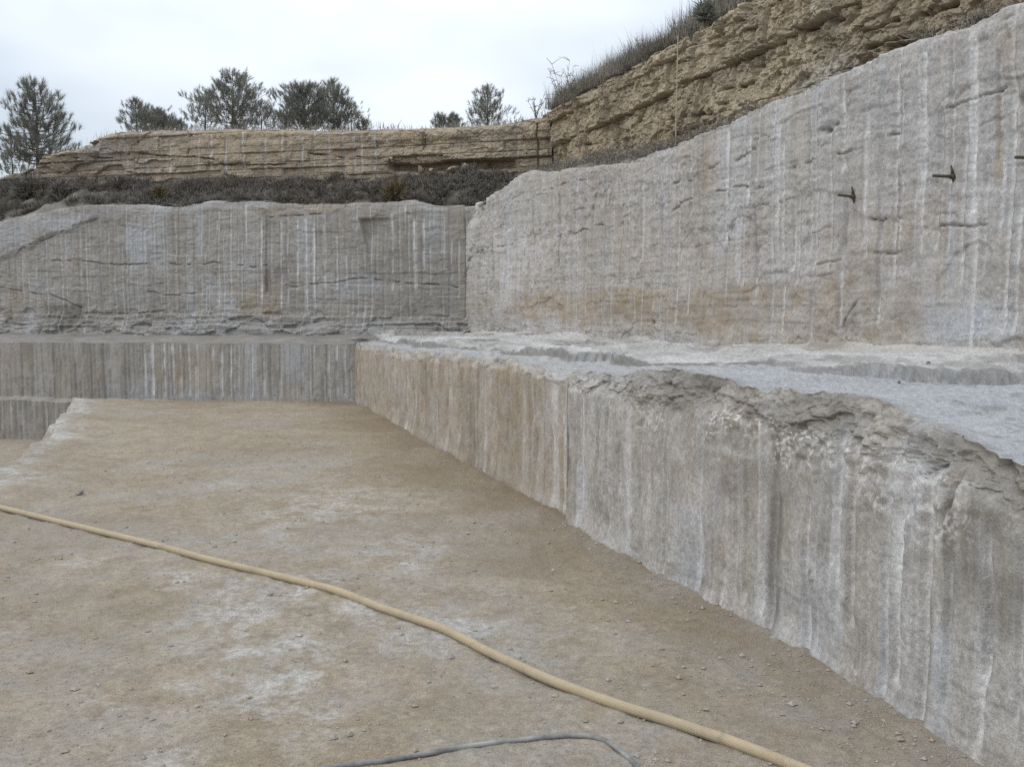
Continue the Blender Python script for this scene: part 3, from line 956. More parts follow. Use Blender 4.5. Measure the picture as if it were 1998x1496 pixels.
bd = 0.45 * np.exp(-(e3 / 0.03) ** 2) * (e1 > 0.05) * (vn(Sg * 2, D * 2, 120) > 0.45) + 0.95 * np.exp(-((e1 - 0.002) / 0.026) ** 2) * (0.55 + 0.45 * vn(Sg * 2.5, D, 122)) + 0.55 * np.exp(-((e2 - 0.002) / 0.018) ** 2) * (t2 > 0.02)  # dark riser rock, deepened to paint in the shadow line along each step
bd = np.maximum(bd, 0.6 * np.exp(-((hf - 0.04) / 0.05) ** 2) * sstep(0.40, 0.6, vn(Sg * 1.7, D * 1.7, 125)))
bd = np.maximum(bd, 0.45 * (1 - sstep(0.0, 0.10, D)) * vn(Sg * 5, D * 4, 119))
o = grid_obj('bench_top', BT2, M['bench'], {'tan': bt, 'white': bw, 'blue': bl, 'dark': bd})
rel(o, bench)
tag(o, 'pale flat top of the bench with thin broken beds')


# ---- loose plates of stone lying on the bench top
def rock_mesh(name, sx, sy, sz, seed, mat, sub=2, rough=0.35):
    bm = bmesh.new()
    bmesh.ops.create_icosphere(bm, subdivisions=sub, radius=1.0)
    r = random.Random(seed)
    planes = [(Vector((r.uniform(-1, 1), r.uniform(-1, 1), r.uniform(-1, 1))).normalized(), r.uniform(0.38, 0.78)) for _ in range(14)]
    for v in bm.verts:
        for n, d in planes:
            e = v.co.dot(n) - d
            if e > 0:
                v.co -= n * e
        v.co *= 1 + rough * 0.25 * (r.random() - 0.5)
        v.co = Vector((v.co.x * sx, v.co.y * sy, v.co.z * sz))
    m = bpy.data.meshes.new(name)
    bm.to_mesh(m)
    bm.free()
    for nm in ('tan', 'white', 'blue', 'dark'):
        at = m.attributes.new(nm, 'FLOAT', 'POINT')
    m.materials.append(mat)
    return m


def rock(name, loc, size, seed, mat, label, cat='stone', group=None, rot=None, sub=2):
    m = rock_mesh(name, size[0], size[1], size[2], seed, mat, sub)
    o = link(bpy.data.objects.new(name, m))
    o.location = loc
    o.rotation_euler = rot or (0, 0, random.uniform(0, 6))
    return tag(o, label, cat, group)


# ================================================================== TALL GREY WALL ON THE RIGHT
def cap_rows(X, path, s1, rows):
    """Rows carried back from a face's top so the rock has a top: (metres in, metres up)."""
    P, N = path.at(s1)
    out = [X]
    for d, h in rows:
        q = X[-1].copy()
        q[:, 0] -= N[:, 0] * d
        q[:, 1] -= N[:, 1] * d
        q[:, 2] += h + 0.04 * fbm(s1 * 1.7, s1 * 0 + d, 3, 5)
        out.append(q[None])
    return np.concatenate(out)


def pad(a, n):
    return {k: np.concatenate([v, np.repeat(v[-1:], n, 0)]) for k, v in a.items()}


def face_grid(path, s1, zb, zt, n):
    t = np.linspace(0, 1, n)[:, None]
    return zb[None, :] * (1 - t) + zt[None, :] * t


top_px = [(905, 404), (935, 393), (975, 371), (1000, 350), (1030, 338), (1100, 331), (1190, 325), (1230, 318), (1300, 290), (1400, 255), (1500, 206), (1585, 176), (1650, 141), (1700, 119), (1800, 77), (1900, 42), (1998, 10)]
UTOP0 = UPR.prof(top_px)
UTOP = lambda s: UTOP0(s) + 0.03 * fbm(s * 2.0, s * 0, 4, 121) + 0.02 * fbm(s * 12, s * 0, 3, 122) + 0.05 * (np.floor(4 * vn(s * 1.7, s * 0, 126)) / 4 - 0.4)
sU = lin(0.0, UPR.sz(2200, 600)[0] + 1.0, 0.0125)
f = Face(UPR, sU, face_grid(UPR, sU, UBASE(sU) - 0.15, UTOP(sU), 190))
S, Z = f.S, f.Z
f.disp += 0.035 * fbm(S * 0.7, Z * 0.7, 4, 131) + 0.005 * fbm(S * 3.2, Z * 4.2, 5, 132) + 0.012 * fbm(S * 1.6, Z * 13, 4, 130) + 0.006 * fbm(S * 14, Z * 14, 3, 133)
cv, ce = cells(S * 1.3 + 0.5 * fbm(S * 1.5, Z * 1.5, 3, 134), Z * 2.0 + 0.5 * fbm(S * 1.5, Z * 1.5, 3, 136), 135)
f.disp += 0.02 * (cv - 0.5)
rough = sstep(0.45, 0.7, vn(S * 0.9, Z * 1.1, 137))
cv, ce = cells(S * 6.5 + 0.6 * fbm(S * 4, Z * 4, 3, 138), Z * 9.0, 139)
f.disp += 0.010 * rough * (cv - 0.5) + 0.003 * (cv - 0.5)
for q_, (fs_, am_) in enumerate(((7.0, .007), (16.0, .006), (34.0, .004))):
    cv, ce = cells(S * fs_ + 0.8 * fbm(S * 5, Z * 5, 3, 140), Z * fs_ * 1.2 + 0.8 * fbm(S * 5, Z * 5, 3, 142), 144 + q_)
    f.disp += am_ * (cv - 0.5) * (0.4 + 0.8 * rough)
f.panels(0.26, 145, 0.60, 0.35)
f.dashes(2.6, 146, 0.7, 0.010)
f.dashes(6.1, 149, 0.4, 0.006)
f.holes(0.25, 0.032, 141, white=0.75, keep=0.97)
for x, y0, y1, w, k in ((1415, 255, 470, .03, .7), (1462, 240, 400, .035, .7), (1520, 250, 480, .045, .75), (1550, 400, 520, .02, .5), (1582, 215, 470, .022, .55), (1646, 155, 330, .035, .85),
                        (1648, 330, 480, .03, .55), (1685, 215, 470, .025, .6), (1720, 110, 360, .038, .95), (1716, 360, 620, .025, .7), (1760, 170, 270, .014, .8), (1757, 340, 480, .02, .5), (1804, 90, 380, .04, 1.0),
                        (1800, 380, 480, .03, .7), (1857, 70, 480, .022, .55), (1900, 70, 420, .045, .9), (1898, 380, 680, .04, .6), (1952, 320, 440, .026, .9), (1950, 100, 310, .015, .4), (1985, 400, 640, .03, .7),
                        (1640, 480, 640, .025, .45), (1475, 400, 560, .03, .5), (1440, 420, 540, .05, .5), (1250, 360, 500, .02, .5), (1120, 380, 460, .015, .5),
                        (1040, 400, 470, .02, .4), (1090, 380, 520, .02, .45), (1180, 350, 520, .02, .5), (1210, 360, 560, .02, .4), (1290, 380, 540, .03, .5), (1330, 330, 500, .03, .5), (960, 440, 560, .03, .5), (985, 420, 560, .02, .4)):
    f.streak(x, y0, y1, w * 0.9, min(1, k * 1.35), 'white', 0.03, 0.1)
    f.streak(x + 4, y0, y1, w * 3.2, k * 0.5, 'blue')
f.streak(1375, 280, 600, .11, .75, 'tan', 0, 0.4)
f.streak(1360, 300, 520, .03, .4, 'dark')
f.streak(1945, 190, 350, .035, .75, 'tan')
f.streak(1970, 60, 180, .10, .55, 'tan')
f.streak(1310, 400, 560, .05, .25, 'tan')
for s_, k_ in ((1600, 5), (1750, 6), (1880, 7)):
    f.patch(s_ - 110, 120, s_ + 110, 460, 0.35, 'blue', 0.6, 0.9, k_)
f.patch(1760, 600, 2050, 690, 0.75, 'blue', 0.5, 1.2, 8)
f.patch(1390, 400, 1470, 520, 0.7, 'blue', 0.5, 1.2, 9)
f.patch(910, 430, 1060, 560, 0.3, 'white', 0.6, 1.5, 14)
f.patch(1160, 440, 1200, 520, 0.5, 'blue', 0.4, 1.5, 10)
f.patch(955, 572, 1460, 632, 0.95, 'tan', 0.30, 1.2, 11)
f.patch(1050, 470, 1720, 570, 0.45, 'tan', 0.7, 1.0, 20)
f.patch(1500, 330, 1700, 480, 0.28, 'tan', 0.7, 1.0, 21)
f.patch(1500, 570, 1850, 680, 0.5, 'tan', 0.6, 1.2, 22)
f.patch(1180, 560, 1480, 650, 0.85, 'tan', 0.35, 1.6, 12)
f.patch(1530, 535, 1650, 668, 0.9, 'tan', 0.35, 1.6, 13)
f.patch(1400, 640, 1700, 690, 0.6, 'tan', 0.5, 1.4, 16)
f.patch(1200, 580, 1640, 640, 0.35, 'dark', 0.5, 2.4, 18)
f.patch(1640, 480, 2000, 600, 0.22, 'dark', 0.5, 1.6, 17)
f.patch(905, 560, 990, 655, 0.25, 'dark', 0.5, 1.6, 19)
for c_ in ([(1380, 330), (1445, 307), (1515, 274)], [(1548, 327), (1600, 302), (1650, 296), (1700, 283), (1760, 262)], [(1300, 357), (1345, 350)], [(1395, 372), (1440, 368), (1490, 364)],
           [(910, 512), (925, 498), (945, 485), (1000, 475)], [(1085, 462), (1130, 450), (1175, 441)], [(1605, 258), (1640, 240)], [(1590, 520), (1680, 497), (1760, 490)],
           [(1960, 515), (1985, 505)], [(1640, 640), (1668, 600), (1678, 575)], [(1186, 400), (1190, 350), (1188, 335)], [(1060, 375), (1100, 358), (1140, 350)],
           [(1300, 430), (1330, 395), (1360, 380)], [(1850, 210), (1900, 195), (1960, 170)], [(1700, 430), (1760, 425)], [(1830, 450), (1900, 435), (1980, 430)], [(1205, 430), (1215, 400)], [(1990, 530), (1975, 600)]):
    f.crack(c_, 0.016, 0.05, 0.025)
for x, y, r in ((1992, 195, .06), (1615, 255, .035), (1208, 436, .025), (1275, 630, .035), (1050, 450, .02)):
    s_, z_ = UPR.sz(x, y)
    q = np.exp(-(((S - s_) / r) ** 2 + ((Z - z_) / (r * 0.8)) ** 2))
    f.disp -= 0.08 * q
    f.a['dark'] = np.maximum(f.a['dark'], 0.7 * q)
f.streak(1993, 195, 330, .03, .55, 'dark')
# blasted, splintered top corner near the back
q = sstep(1.6, 0.2, S) * sstep(-0.5, -0.1, Z - UTOP(sU)[None, :])
cv, ce = cells(S * 5, Z * 8, 143)
f.disp -= q * (0.12 + 0.10 * cv)
rim = sstep(-0.14, 0.0, Z - UTOP(sU)[None, :])
f.disp -= 0.012 * rim ** 2
f.a['white'] = np.maximum(f.a['white'], 0.4 * rim * sstep(2.5, 0.4, S))
X = cap_rows(f.points(), UPR, sU, [(0.015, 0.0), (0.12, 0.03), (0.5, 0.02), (1.3, 0.0), (2.6, -0.05)])
wr = grid_obj('rock_wall', X, M['grey_upper'], pad(f.a, 5))
tag(wr, 'tall pale grey quarry wall with white drill streaks above the bench', 'rock wall')

# ================================================================== BACK FACES
# ---- lower back face, going on down to the deeper cut at its open end
blo_top = [(0, 668), (150, 669), (300, 668), (500, 670), (690, 673)]
BT_ = BLO.prof(blo_top)
sB = lin(BLO.sz(-160, 700)[0], BLO.len, 0.016)
ztop = BT_(sB) + 0.015 * fbm(sB * 3, sB * 0, 4, 151)
f = Face(BLO, sB, face_grid(BLO, sB, 0 * sB - 0.95, ztop, 125))
S, Z = f.S, f.Z
f.disp += 0.03 * fbm(S * 0.8, Z * 0.8, 4, 152) + 0.012 * fbm(S * 4, Z * 3, 4, 153) + 0.006 * fbm(S * 25, Z * 5, 3, 154)
f.disp += 0.22 * (1 - sstep(-0.09, -0.05, Z + 0.03 * fbm(S * 2, Z * 0, 3, 155)))          # the deeper cut stands forward as a ledge
f.panels(0.25, 150, 0.7, 0.3)
f.holes(0.13, 0.022, 156, white=0.55, keep=0.95)
s250 = BLO.sz(255, 700)[0]
lefty = sstep(s250 + 0.3, s250 - 0.3, S)
f.a['white'] *= 1 - 0.65 * lefty
f.a['tan'] = np.maximum(f.a['tan'], 0.30 * lefty * vn(S * 1.5, Z * 0.8, 157))
f.a['dark'] = np.maximum(f.a['dark'], lefty * 0.35 * sstep(0.4, 0.7, vn(S * 9, Z * 0.7, 158)))
for x, w, k in ((282, .022, .95), (297, .026, 1), (320, .022, .8), (337, .022, 1), (352, .02, .6), (368, .024, .9), (384, .02, .5), (415, .024, .9), (433, .02, .75), (450, .02, .7), (464, .018, .5), (492, .02, .6), (515, .02, .7), (548, .02, .5), (590, .02, .5), (612, .02, .5), (640, .02, .6), (657, .02, .7), (672, .022, .9)):
    f.streak(x, 672, 768, w * 1.05, min(1, k * 1.3), 'white', 0.024, 0.1)
f.patch(300, 690, 320, 765, .5, 'tan', .3, 2, 1)
f.patch(345, 695, 412, 768, .85, 'tan', .25, 2, 2)
f.patch(545, 745, 590, 785, .6, 'tan', .4, 2, 3)
f.patch(-50, 680, 90, 720, .35, 'tan', .5, 2, 4)
for x in (20, 36, 58, 80, 105, 122, 138):
    f.streak(x, 785, 835, .02, .5, 'white', .015)
for x in (45, 90, 130):
    f.streak(x, 785, 840, .04, .4, 'tan')
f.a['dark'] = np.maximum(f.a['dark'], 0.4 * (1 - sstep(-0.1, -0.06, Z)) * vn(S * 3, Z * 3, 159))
X = f.points()
wb = tag(empty('rock_wall', (-6, 19, 0)), 'low grey drilled rock wall closing the far end of the floor', 'rock wall')
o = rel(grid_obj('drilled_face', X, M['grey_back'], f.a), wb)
# the shelf behind its top, under the upper back face
Pu, Nu = BUP.at(np.linspace(BUP.sz(-160, 640)[0], BUP.len, 300))
zbu = BUP.prof([(0, 653), (300, 654), (690, 654), (912, 655)])
su = np.linspace(BUP.sz(-160, 640)[0], BUP.len, 300)
inn = np.stack([Pu[:, 0] - Nu[:, 0] * 0.3, Pu[:, 1] - Nu[:, 1] * 0.3, zbu(su)], -1)
idx = np.linspace(0, len(sB) - 1, 300).astype(int)
sh = X[-1][idx]
# let the shelf run on to meet the bench
t = np.linspace(0, 1, 70)[:, None, None]
SH = sh[None] * (1 - t) + inn[None] * t
xs_ = np.broadcast_to(np.arange(300)[None, :] * 0.06, SH.shape[:2])
ts_ = np.broadcast_to(t[..., 0], SH.shape[:2])
lay = 0.05 * sstep(0.33, 0.36, ts_ + 0.12 * fbm(xs_, ts_ * 3, 3, 161)) + 0.05 * sstep(0.66, 0.69, ts_ + 0.12 * fbm(xs_ + 7, ts_ * 3, 3, 162))
SH[..., 2] += lay * (1 - ts_) + 0.03 * fbm(xs_ * 1.5, ts_ * 6, 4, 163) * sstep(0, .1, ts_) + 0.16 * sstep(0.7, 1, ts_) ** 2
o = rel(grid_obj('shelf', SH, M['grey_back'], {'tan': 0.3 * vn(xs_, ts_ * 4, 164), 'white': 0 * ts_, 'blue': 0.4 * vn(xs_ * 0.7, ts_ * 3, 165), 'dark': 0.40 + 0.35 * vn(xs_ * 2, ts_ * 9, 166)}), wb)

# ---- upper back face
bup_top = [(0, 434), (60, 420), (110, 411), (180, 402), (250, 400), (330, 402), (420, 397), (520, 394), (600, 400), (700, 396), (800, 395), (850, 400), (915, 403)]
BUT = BUP.prof(bup_top)
sV = lin(BUP.sz(-160, 600)[0], BUP.len + 0.02, 0.017)
ztop = BUT(sV) + 0.025 * fbm(sV * 2, sV * 0, 4, 171) + 0.07 * (np.floor(4 * vn(sV * 1.1, sV * 0, 170)) / 4 - 0.4)
f = Face(BUP, sV, face_grid(BUP, sV, zbu(sV) - 0.1, ztop, 170))
S, Z = f.S, f.Z
f.disp += 0.04 * fbm(S * 0.6, Z * 0.8, 4, 172) + 0.009 * fbm(S * 3, Z * 5, 5, 173) + 0.006 * fbm(S * 12, Z * 20, 3, 174)
f.disp += beds(S, Z, 175, 0.30, 2.2, 0.12, 0.016, 0.25)
cv, ce = cells(S * 5 + fbm(S * 3, Z * 3, 3, 182), Z * 13 + fbm(S * 3, Z * 3, 3, 183), 184)
f.disp += 0.009 * (cv - 0.5)
f.panels(0.3, 187, 0.6, 0.25)
f.dashes(3.3, 188, 0.6, 0.010)
f.dashes(7.3, 189, 0.45, 0.008)
f.holes(0.16, 0.024, 176, white=0.62, keep=0.9)
zlow = BUP.sz(400, 605)[1]
low = 1 - sstep(zlow - 0.12, zlow + 0.1, Z + 0.1 * fbm(S, Z * 0, 3, 177))
cv, ce = cells(S * 3.0, Z * 7.0, 178)
stair = np.clip((zlow - Z) / 0.45, 0, 1)
stair = np.floor(stair * 4 + 0.8 * fbm(S * 1.2, Z * 3, 4, 185)) / 4
f.disp += low * (0.30 * np.clip(stair, 0, 1) + 0.10 * (cv - 0.5)) * (0.5 + 0.7 * vn(S * 0.7, Z * 0, 186))
f.a['blue'] = np.maximum(f.a['blue'], 0.45 * low * sstep(zlow - 0.15, zlow - 0.3, Z) * vn(S * 0.8, Z * 3, 179))
for x, y0, y1, w, k in ((402, 490, 600, .02, .5), (427, 410, 590, .02, .6), (450, 410, 590, .02, .7), (478, 400, 470, .026, .95), (472, 470, 590, .018, .5), (510, 430, 590, .024, .9), (548, 430, 600, .02, .7), (561, 420, 600, .022, 1), (580, 430, 560, .022, .8),
                        (597, 430, 600, .028, .9), (612, 430, 600, .028, .9), (633, 420, 570, .032, .75), (657, 460, 560, .022, .7), (675, 500, 560, .022, .9), (765, 420, 560, .024, .8), (790, 400, 450, .02, .6), (808, 430, 560, .026, .9), (826, 430, 520, .024, .7), (845, 400, 450, .02, .5), (866, 420, 520, .018, .4), (880, 470, 540, .018, .4)):
    f.streak(x, y0, y1, w * 1.05, min(1, k * 1.35), 'white', 0.024, 0.1)
for x in (158, 174, 196, 222, 245, 262, 283, 300, 318, 344, 380):
    f.streak(x, 415, 600, .018, .34, 'white', .018)
    f.streak(x + 6, 425, 590, .02, .35, 'dark', .0)
f.streak(520, 425, 570, .07, .8, 'dark', 0.03, 0.1)
f.streak(522, 530, 600, .10, .7, 'tan')
f.patch(440, 565, 545, 615, .8, 'tan', .4, 1.5, 1)
f.patch(700, 420, 920, 655, .30, 'dark', .3, 1.2, 2)
f.patch(255, 430, 312, 535, .7, 'blue', .3, 1.5, 3)
f.patch(620, 540, 740, 580, .5, 'blue', .4, 1.5, 4)
f.patch(390, 545, 460, 570, .45, 'blue', .4, 1.5, 5)
f.patch(-80, 425, 60, 485, .9, 'blue', .2, 1.0, 6)
f.patch(60, 420, 190, 450, .75, 'blue', .3, 1.2, 7)
f.patch(230, 398, 540, 412, .5, 'blue', .4, 2, 8)
f.patch(500, 396, 720, 412, .8, 'tan', .4, 2, 9)
f.patch(0, 570, 100, 615, .5, 'tan', .5, 2, 10)
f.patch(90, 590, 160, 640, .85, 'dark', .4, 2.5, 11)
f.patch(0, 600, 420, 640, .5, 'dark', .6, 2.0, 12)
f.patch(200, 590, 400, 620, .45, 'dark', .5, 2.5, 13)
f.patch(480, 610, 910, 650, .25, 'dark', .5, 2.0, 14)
for c_ in ([(30, 500), (45, 485), (100, 462), (140, 442), (200, 425)], [(100, 508), (180, 512), (250, 517), (420, 515), (520, 520)], [(705, 470), (712, 430), (740, 420), (800, 418)], [(290, 570), (340, 578), (380, 572)],
           [(0, 560), (90, 575), (160, 600)], [(905, 420), (912, 480), (908, 540)], [(320, 515), (345, 513)], [(640, 420), (520, 422), (500, 425)], [(150, 610), (250, 615), (330, 605)], [(560, 560), (700, 545), (900, 560)]):
    f.crack(c_, 0.02, 0.06, 0.03)
# pale slab standing proud at the open end, and the broken-out corner under the rim
sd, zd = BUP.sz(200, 425)
se, ze = BUP.sz(30, 500)
lineZ = zd + (S - sd) * (ze - zd) / (se - sd)
f.disp += 0.05 * sstep(0.0, 0.12, Z - lineZ + 0.15 * fbm(S * 1.5, Z * 1.5, 4, 188)) * sstep(sd, sd - 0.4, S)
sa, za = BUP.sz(706, 425)
f.disp -= 0.12 * sstep(-0.02, 0.04, (S - sa) + (Z - za) * 0.25 + 0.06) * (1 - sstep(za - 0.06, za, Z)) * (1 - sstep(0.0, 0.9, S - sa)) * sstep(za - 0.9, za - 0.3, Z)
rim = sstep(-0.16, 0.0, Z - ztop[None, :])
f.disp -= 0.012 * rim ** 2
f.a['white'] = np.maximum(f.a['white'], 0.2 * rim * vn(S * 2, Z * 4, 181))
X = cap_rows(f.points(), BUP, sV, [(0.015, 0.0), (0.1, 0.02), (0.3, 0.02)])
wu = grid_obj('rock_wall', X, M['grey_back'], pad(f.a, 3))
tag(wu, 'dark grey streaked rock wall at the back below the scrubby slope', 'rock wall')
bup_rim = X[-2]

# ---- scrubby slope between the back wall and the buff cliff
tb_base = [(-100, 362), (0, 358), (80, 356), (200, 352), (500, 352), (740, 356), (1000, 346), (1050, 340)]
TBB = TBK.prof(tb_base)
ss = np.linspace(TBK.sz(-160, 340)[0], TBK.len, len(sV))[::3]
Pt, Nt = TBK.at(ss)
hi_ = np.stack([Pt[:, 0] - Nt[:, 0] * 0.3, Pt[:, 1] - Nt[:, 1] * 0.3, TBB(ss) + 0.06], -1)
lo_ = bup_rim[::3]
t = np.linspace(0, 1, 60)[:, None, None]
SL = lo_[None] * (1 - t) + hi_[None] * t
tt = np.broadcast_to(t[..., 0], SL.shape[:2])
_cv, _ = cells(SL[..., 0] * 2.6, SL[..., 1] * 2.6, 193)
SL[..., 2] += 0.16 * (_cv - 0.5) * sstep(0.03, 0.2, tt) * sstep(1, .9, tt)
SL[..., 2] += (0.22 * fbm(SL[..., 0] * 0.9, SL[..., 1] * 0.9, 4, 191) + 0.10 * fbm(SL[..., 0] * 3.5, SL[..., 1] * 3.5, 4, 192)) * sstep(0, 0.15, tt) * sstep(1, .9, tt)
# carried round behind the tall grey wall
slope = grid_obj('slope', SL, M['soil'])
tag(slope, 'dark scrubby earth slope between the grey back wall and the buff cliff', kind='structure')
lt = np.stack([np.stack([np.array([-0.8, 20.2, 3.75]), np.array([1.4, 21.6, 4.5])]), np.stack([np.array([3.9, 8.0, 3.85]), np.array([5.6, 8.9, 4.2])])])
rows = []
for i, s_ in enumerate(np.linspace(0.3, UPR.len - 0.3, 120)):
    p, n = UPR.at(np.array([s_]))
    zt = float(UTOP(np.array([s_]))[0])
    rows.append([[p[0, 0] - n[0, 0] * d, p[0, 1] - n[0, 1] * d, zt + h] for d, h in ((0.10, -0.04), (0.3, 0.06), (0.6, 0.14), (1.0, 0.22), (1.6, 0.35), (2.6, 0.5))])
LT = np.array(rows)
LT[..., 2] += 0.05 * fbm(LT[..., 0] * 2, LT[..., 1] * 2, 3, 195)
led = grid_obj('ledge_path', LT, M['soil'])
tag(led, 'earthy ledge on top of the tall grey wall under the buff cliff', kind='structure')

# ================================================================== BUFF CLIFFS (blasted)
tb_top = [(-120, 372), (0, 345), (60, 325), (85, 305), (120, 292), (180, 278), (240, 260), (350, 254), (500, 252), (700, 255), (800, 252), (900, 249), (980, 242), (1050, 232)]
TBT = TBK.prof(tb_top)
sT = lin(TBK.sz(-130, 330)[0], TBK.len + 0.1, 0.02)
zt = TBT(sT) + 0.02 * fbm(sT * 3, sT * 0, 3, 201) + 0.10 * (np.floor(3 * vn(sT * 0.9, sT * 0, 200)) / 3 - 0.4) * sstep(TBK.sz(420, 300)[0], TBK.sz(200, 300)[0], sT)
zb = np.minimum(TBB(sT) - 0.25, zt - 0.1)
f = Face(TBK, sT, face_grid(TBK, sT, zb, zt, 96))
S, Z = f.S, f.Z
right = sstep(TBK.sz(700, 300)[0], TBK.sz(800, 300)[0], S)
f.disp += 0.06 * fbm(S * 0.6, Z * 0.8, 4, 202) + 0.02 * fbm(S * 5, Z * 5, 4, 203)
f.disp += beds(S, Z, 204, 0.30, 0.9, 0.03, 0.09, 0.5) * (1 + 0.4 * right) + beds(S, Z, 196, 0.13, 0.7, 0.08, 0.02, 0.3)
for q_, (fs_, am_) in enumerate(((3.0, .03), (8.0, .02), (20.0, .012))):
    cv, ce = cells(S * fs_ + 0.8 * fbm(S * 3, Z * 3, 3, 224), Z * fs_ * 2 + 0.8 * fbm(S * 3, Z * 3, 3, 226), 225 + q_)
    f.disp += am_ * (cv - 0.5) * (0.6 + 0.7 * right)
f.disp += 0.03 * right * fbm(S * 4, Z * 4, 4, 205)
f.holes(0.62, 0.03, 206, white=0.30, keep=0.8)
for x in (245, 288, 331, 388, 413, 441, 476, 520, 552, 590, 612, 640, 668, 690, 705, 731):
    f.streak(x, 256 + x % 17, 345 - x % 23, .028, .8, 'white', .03)
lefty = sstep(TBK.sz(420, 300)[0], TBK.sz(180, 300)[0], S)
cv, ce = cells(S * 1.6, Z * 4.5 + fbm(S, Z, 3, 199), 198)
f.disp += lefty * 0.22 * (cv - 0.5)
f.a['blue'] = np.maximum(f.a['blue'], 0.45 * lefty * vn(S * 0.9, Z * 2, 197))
su_, zu_ = TBK.sz(880, 314)
right = right * 1.0
und = sstep(TBK.sz(760, 314)[0] - .1, TBK.sz(760, 314)[0] + .1, S) * sstep(TBK.sz(1000, 314)[0] + .1, TBK.sz(1000, 314)[0] - .1, S)
zz = zu_ + 0.05 * fbm(S * 2, S * 0, 3, 207)
f.disp -= und * 0.30 * (1 - sstep(zz - 0.03, zz + 0.01, Z)) * sstep(zz - 0.24, zz - 0.10, Z)
f.disp += und * 0.07 * sstep(zz - 0.01, zz + 0.02, Z) * (1 - sstep(zz + 0.02, zz + 0.5, Z))
f.a['dark'] = np.maximum(f.a['dark'], 0.35 * sstep(0.5, 0.8, vn(S * 2, Z * 7, 208)))
for c_ in ([(260, 300), (340, 305), (420, 312)], [(380, 318), (500, 325), (560, 322)], [(120, 305), (200, 308), (260, 300)], [(600, 300), (700, 305), (760, 312)], [(270, 255), (272, 330)], [(370, 262), (368, 300)], [(1052, 240), (1050, 330)], [(830, 262), (825, 300)]):
    f.crack(c_, 0.025, 0.12, 0.04)
f.patch(760, 250, 840, 310, .7, 'tan', .4, 1.5, 2)
f.patch(100, 285, 260, 345, .35, 'dark', .5, 2, 3)
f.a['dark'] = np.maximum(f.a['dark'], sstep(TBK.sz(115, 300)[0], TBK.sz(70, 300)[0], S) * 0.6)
rim = sstep(-0.12, 0.0, Z - zt[None, :])
f.disp -= 0.08 * rim ** 2
f.a['dark'] = np.maximum(f.a['dark'], 0.45 * rim * vn(S * 3, Z * 3, 209))
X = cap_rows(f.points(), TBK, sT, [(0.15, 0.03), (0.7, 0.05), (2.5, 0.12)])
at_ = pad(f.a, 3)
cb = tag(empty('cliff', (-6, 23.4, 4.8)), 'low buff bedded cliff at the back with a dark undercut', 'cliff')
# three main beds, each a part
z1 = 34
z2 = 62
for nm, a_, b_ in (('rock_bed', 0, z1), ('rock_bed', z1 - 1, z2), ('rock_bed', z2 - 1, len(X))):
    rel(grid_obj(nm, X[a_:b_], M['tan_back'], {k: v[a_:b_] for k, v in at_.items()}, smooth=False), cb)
tbk_rim = X[-1]

tr_top = [(1040, 232), (1080, 216), (1150, 174), (1200, 146), (1260, 114), (1330, 78), (1360, 56), (1400, 30), (1440, 6), (1500, -30)]
TRT_ = TRT.prof(tr_top, -0.35)
sR = lin(-0.1, TRT.sz(2300, 100)[0] + 0.6, 0.017)
zt = TRT_(sR) + 0.05 * fbm(sR * 1.6, sR * 0, 4, 211)
zt = np.where(sR > TRT.sz(1500, -30)[0], TRT_(sR) + 0.12 + 0.05 * fbm(sR * 1.6, sR * 0, 4, 211), zt)
f = Face(TRT, sR, face_grid(TRT, sR, 0 * sR + 3.6, zt, 150))
S, Z = f.S, f.Z
T = (Z - 3.6) / (zt[None, :] - 3.6)
f.disp -= 0.35 * T
f.disp += 0.08 * fbm(S * 0.6, Z * 0.7, 4, 212) + 0.025 * fbm(S * 3, Z * 3.5, 5, 213) + 0.015 * fbm(S * 14, Z * 14, 3, 214)
f.disp += beds(S, Z, 215, 0.48, 0.8, 0.08, 0.16, 0.5)
f.disp += beds(S, Z, 228, 0.17, 0.45, 0.16, 0.035, 0.3)
f.disp += beds(S + 0.3 * Z, Z - 0.1 * S, 229, 0.30, 0.35, 0.30, 0.05, 0.2)
for q_, (fs_, fz_, am_) in enumerate(((1.3, 1.6, .06), (2.7, 3.4, .065), (6.0, 7.0, .05), (13.0, 15.0, .028), (28.0, 34.0, .012))):
    cv, ce = cells(S * fs_ + 0.5 * fbm(S * 2.2, Z * 2.2, 4, 216), Z * fz_ + 0.5 * fbm(S * 2.2 + 5, Z * 2.2, 4, 218), 217 + q_ * 3)
    f.disp += am_ * (cv - 0.5)
for x, y0, y1, w in ((1384, 190, 290, .012),):
    s_ = 0.5 * (TRT.sz(x, y0)[0] + TRT.sz(x, y1)[0])
    zl_, zh_ = TRT.sz(x, y1)[1], TRT.sz(x, y0)[1]
    q = np.exp(-((S - s_) / w) ** 4) * sstep(zl_ - .1, zl_, Z) * (1 - sstep(zh_ - .05, zh_ + .1, Z))
    f.disp = f.disp * (1 - q) + q * (-0.35 * T + 0.03)
for x, y0, y1, w, k in ((1320, 60, 290, .018, .85), (1384, 190, 280, .014, .5), (1587, 0, 170, .022, .5), (1845, 0, 60, .022, .5), (1560, 0, 90, .016, .3)):
    f.streak(x, y0, y1, w, k * 0.7, 'white', .024, 0.1)
    f.streak(x - 4, y0, y1, w, .5, 'dark', .0, 0.1)
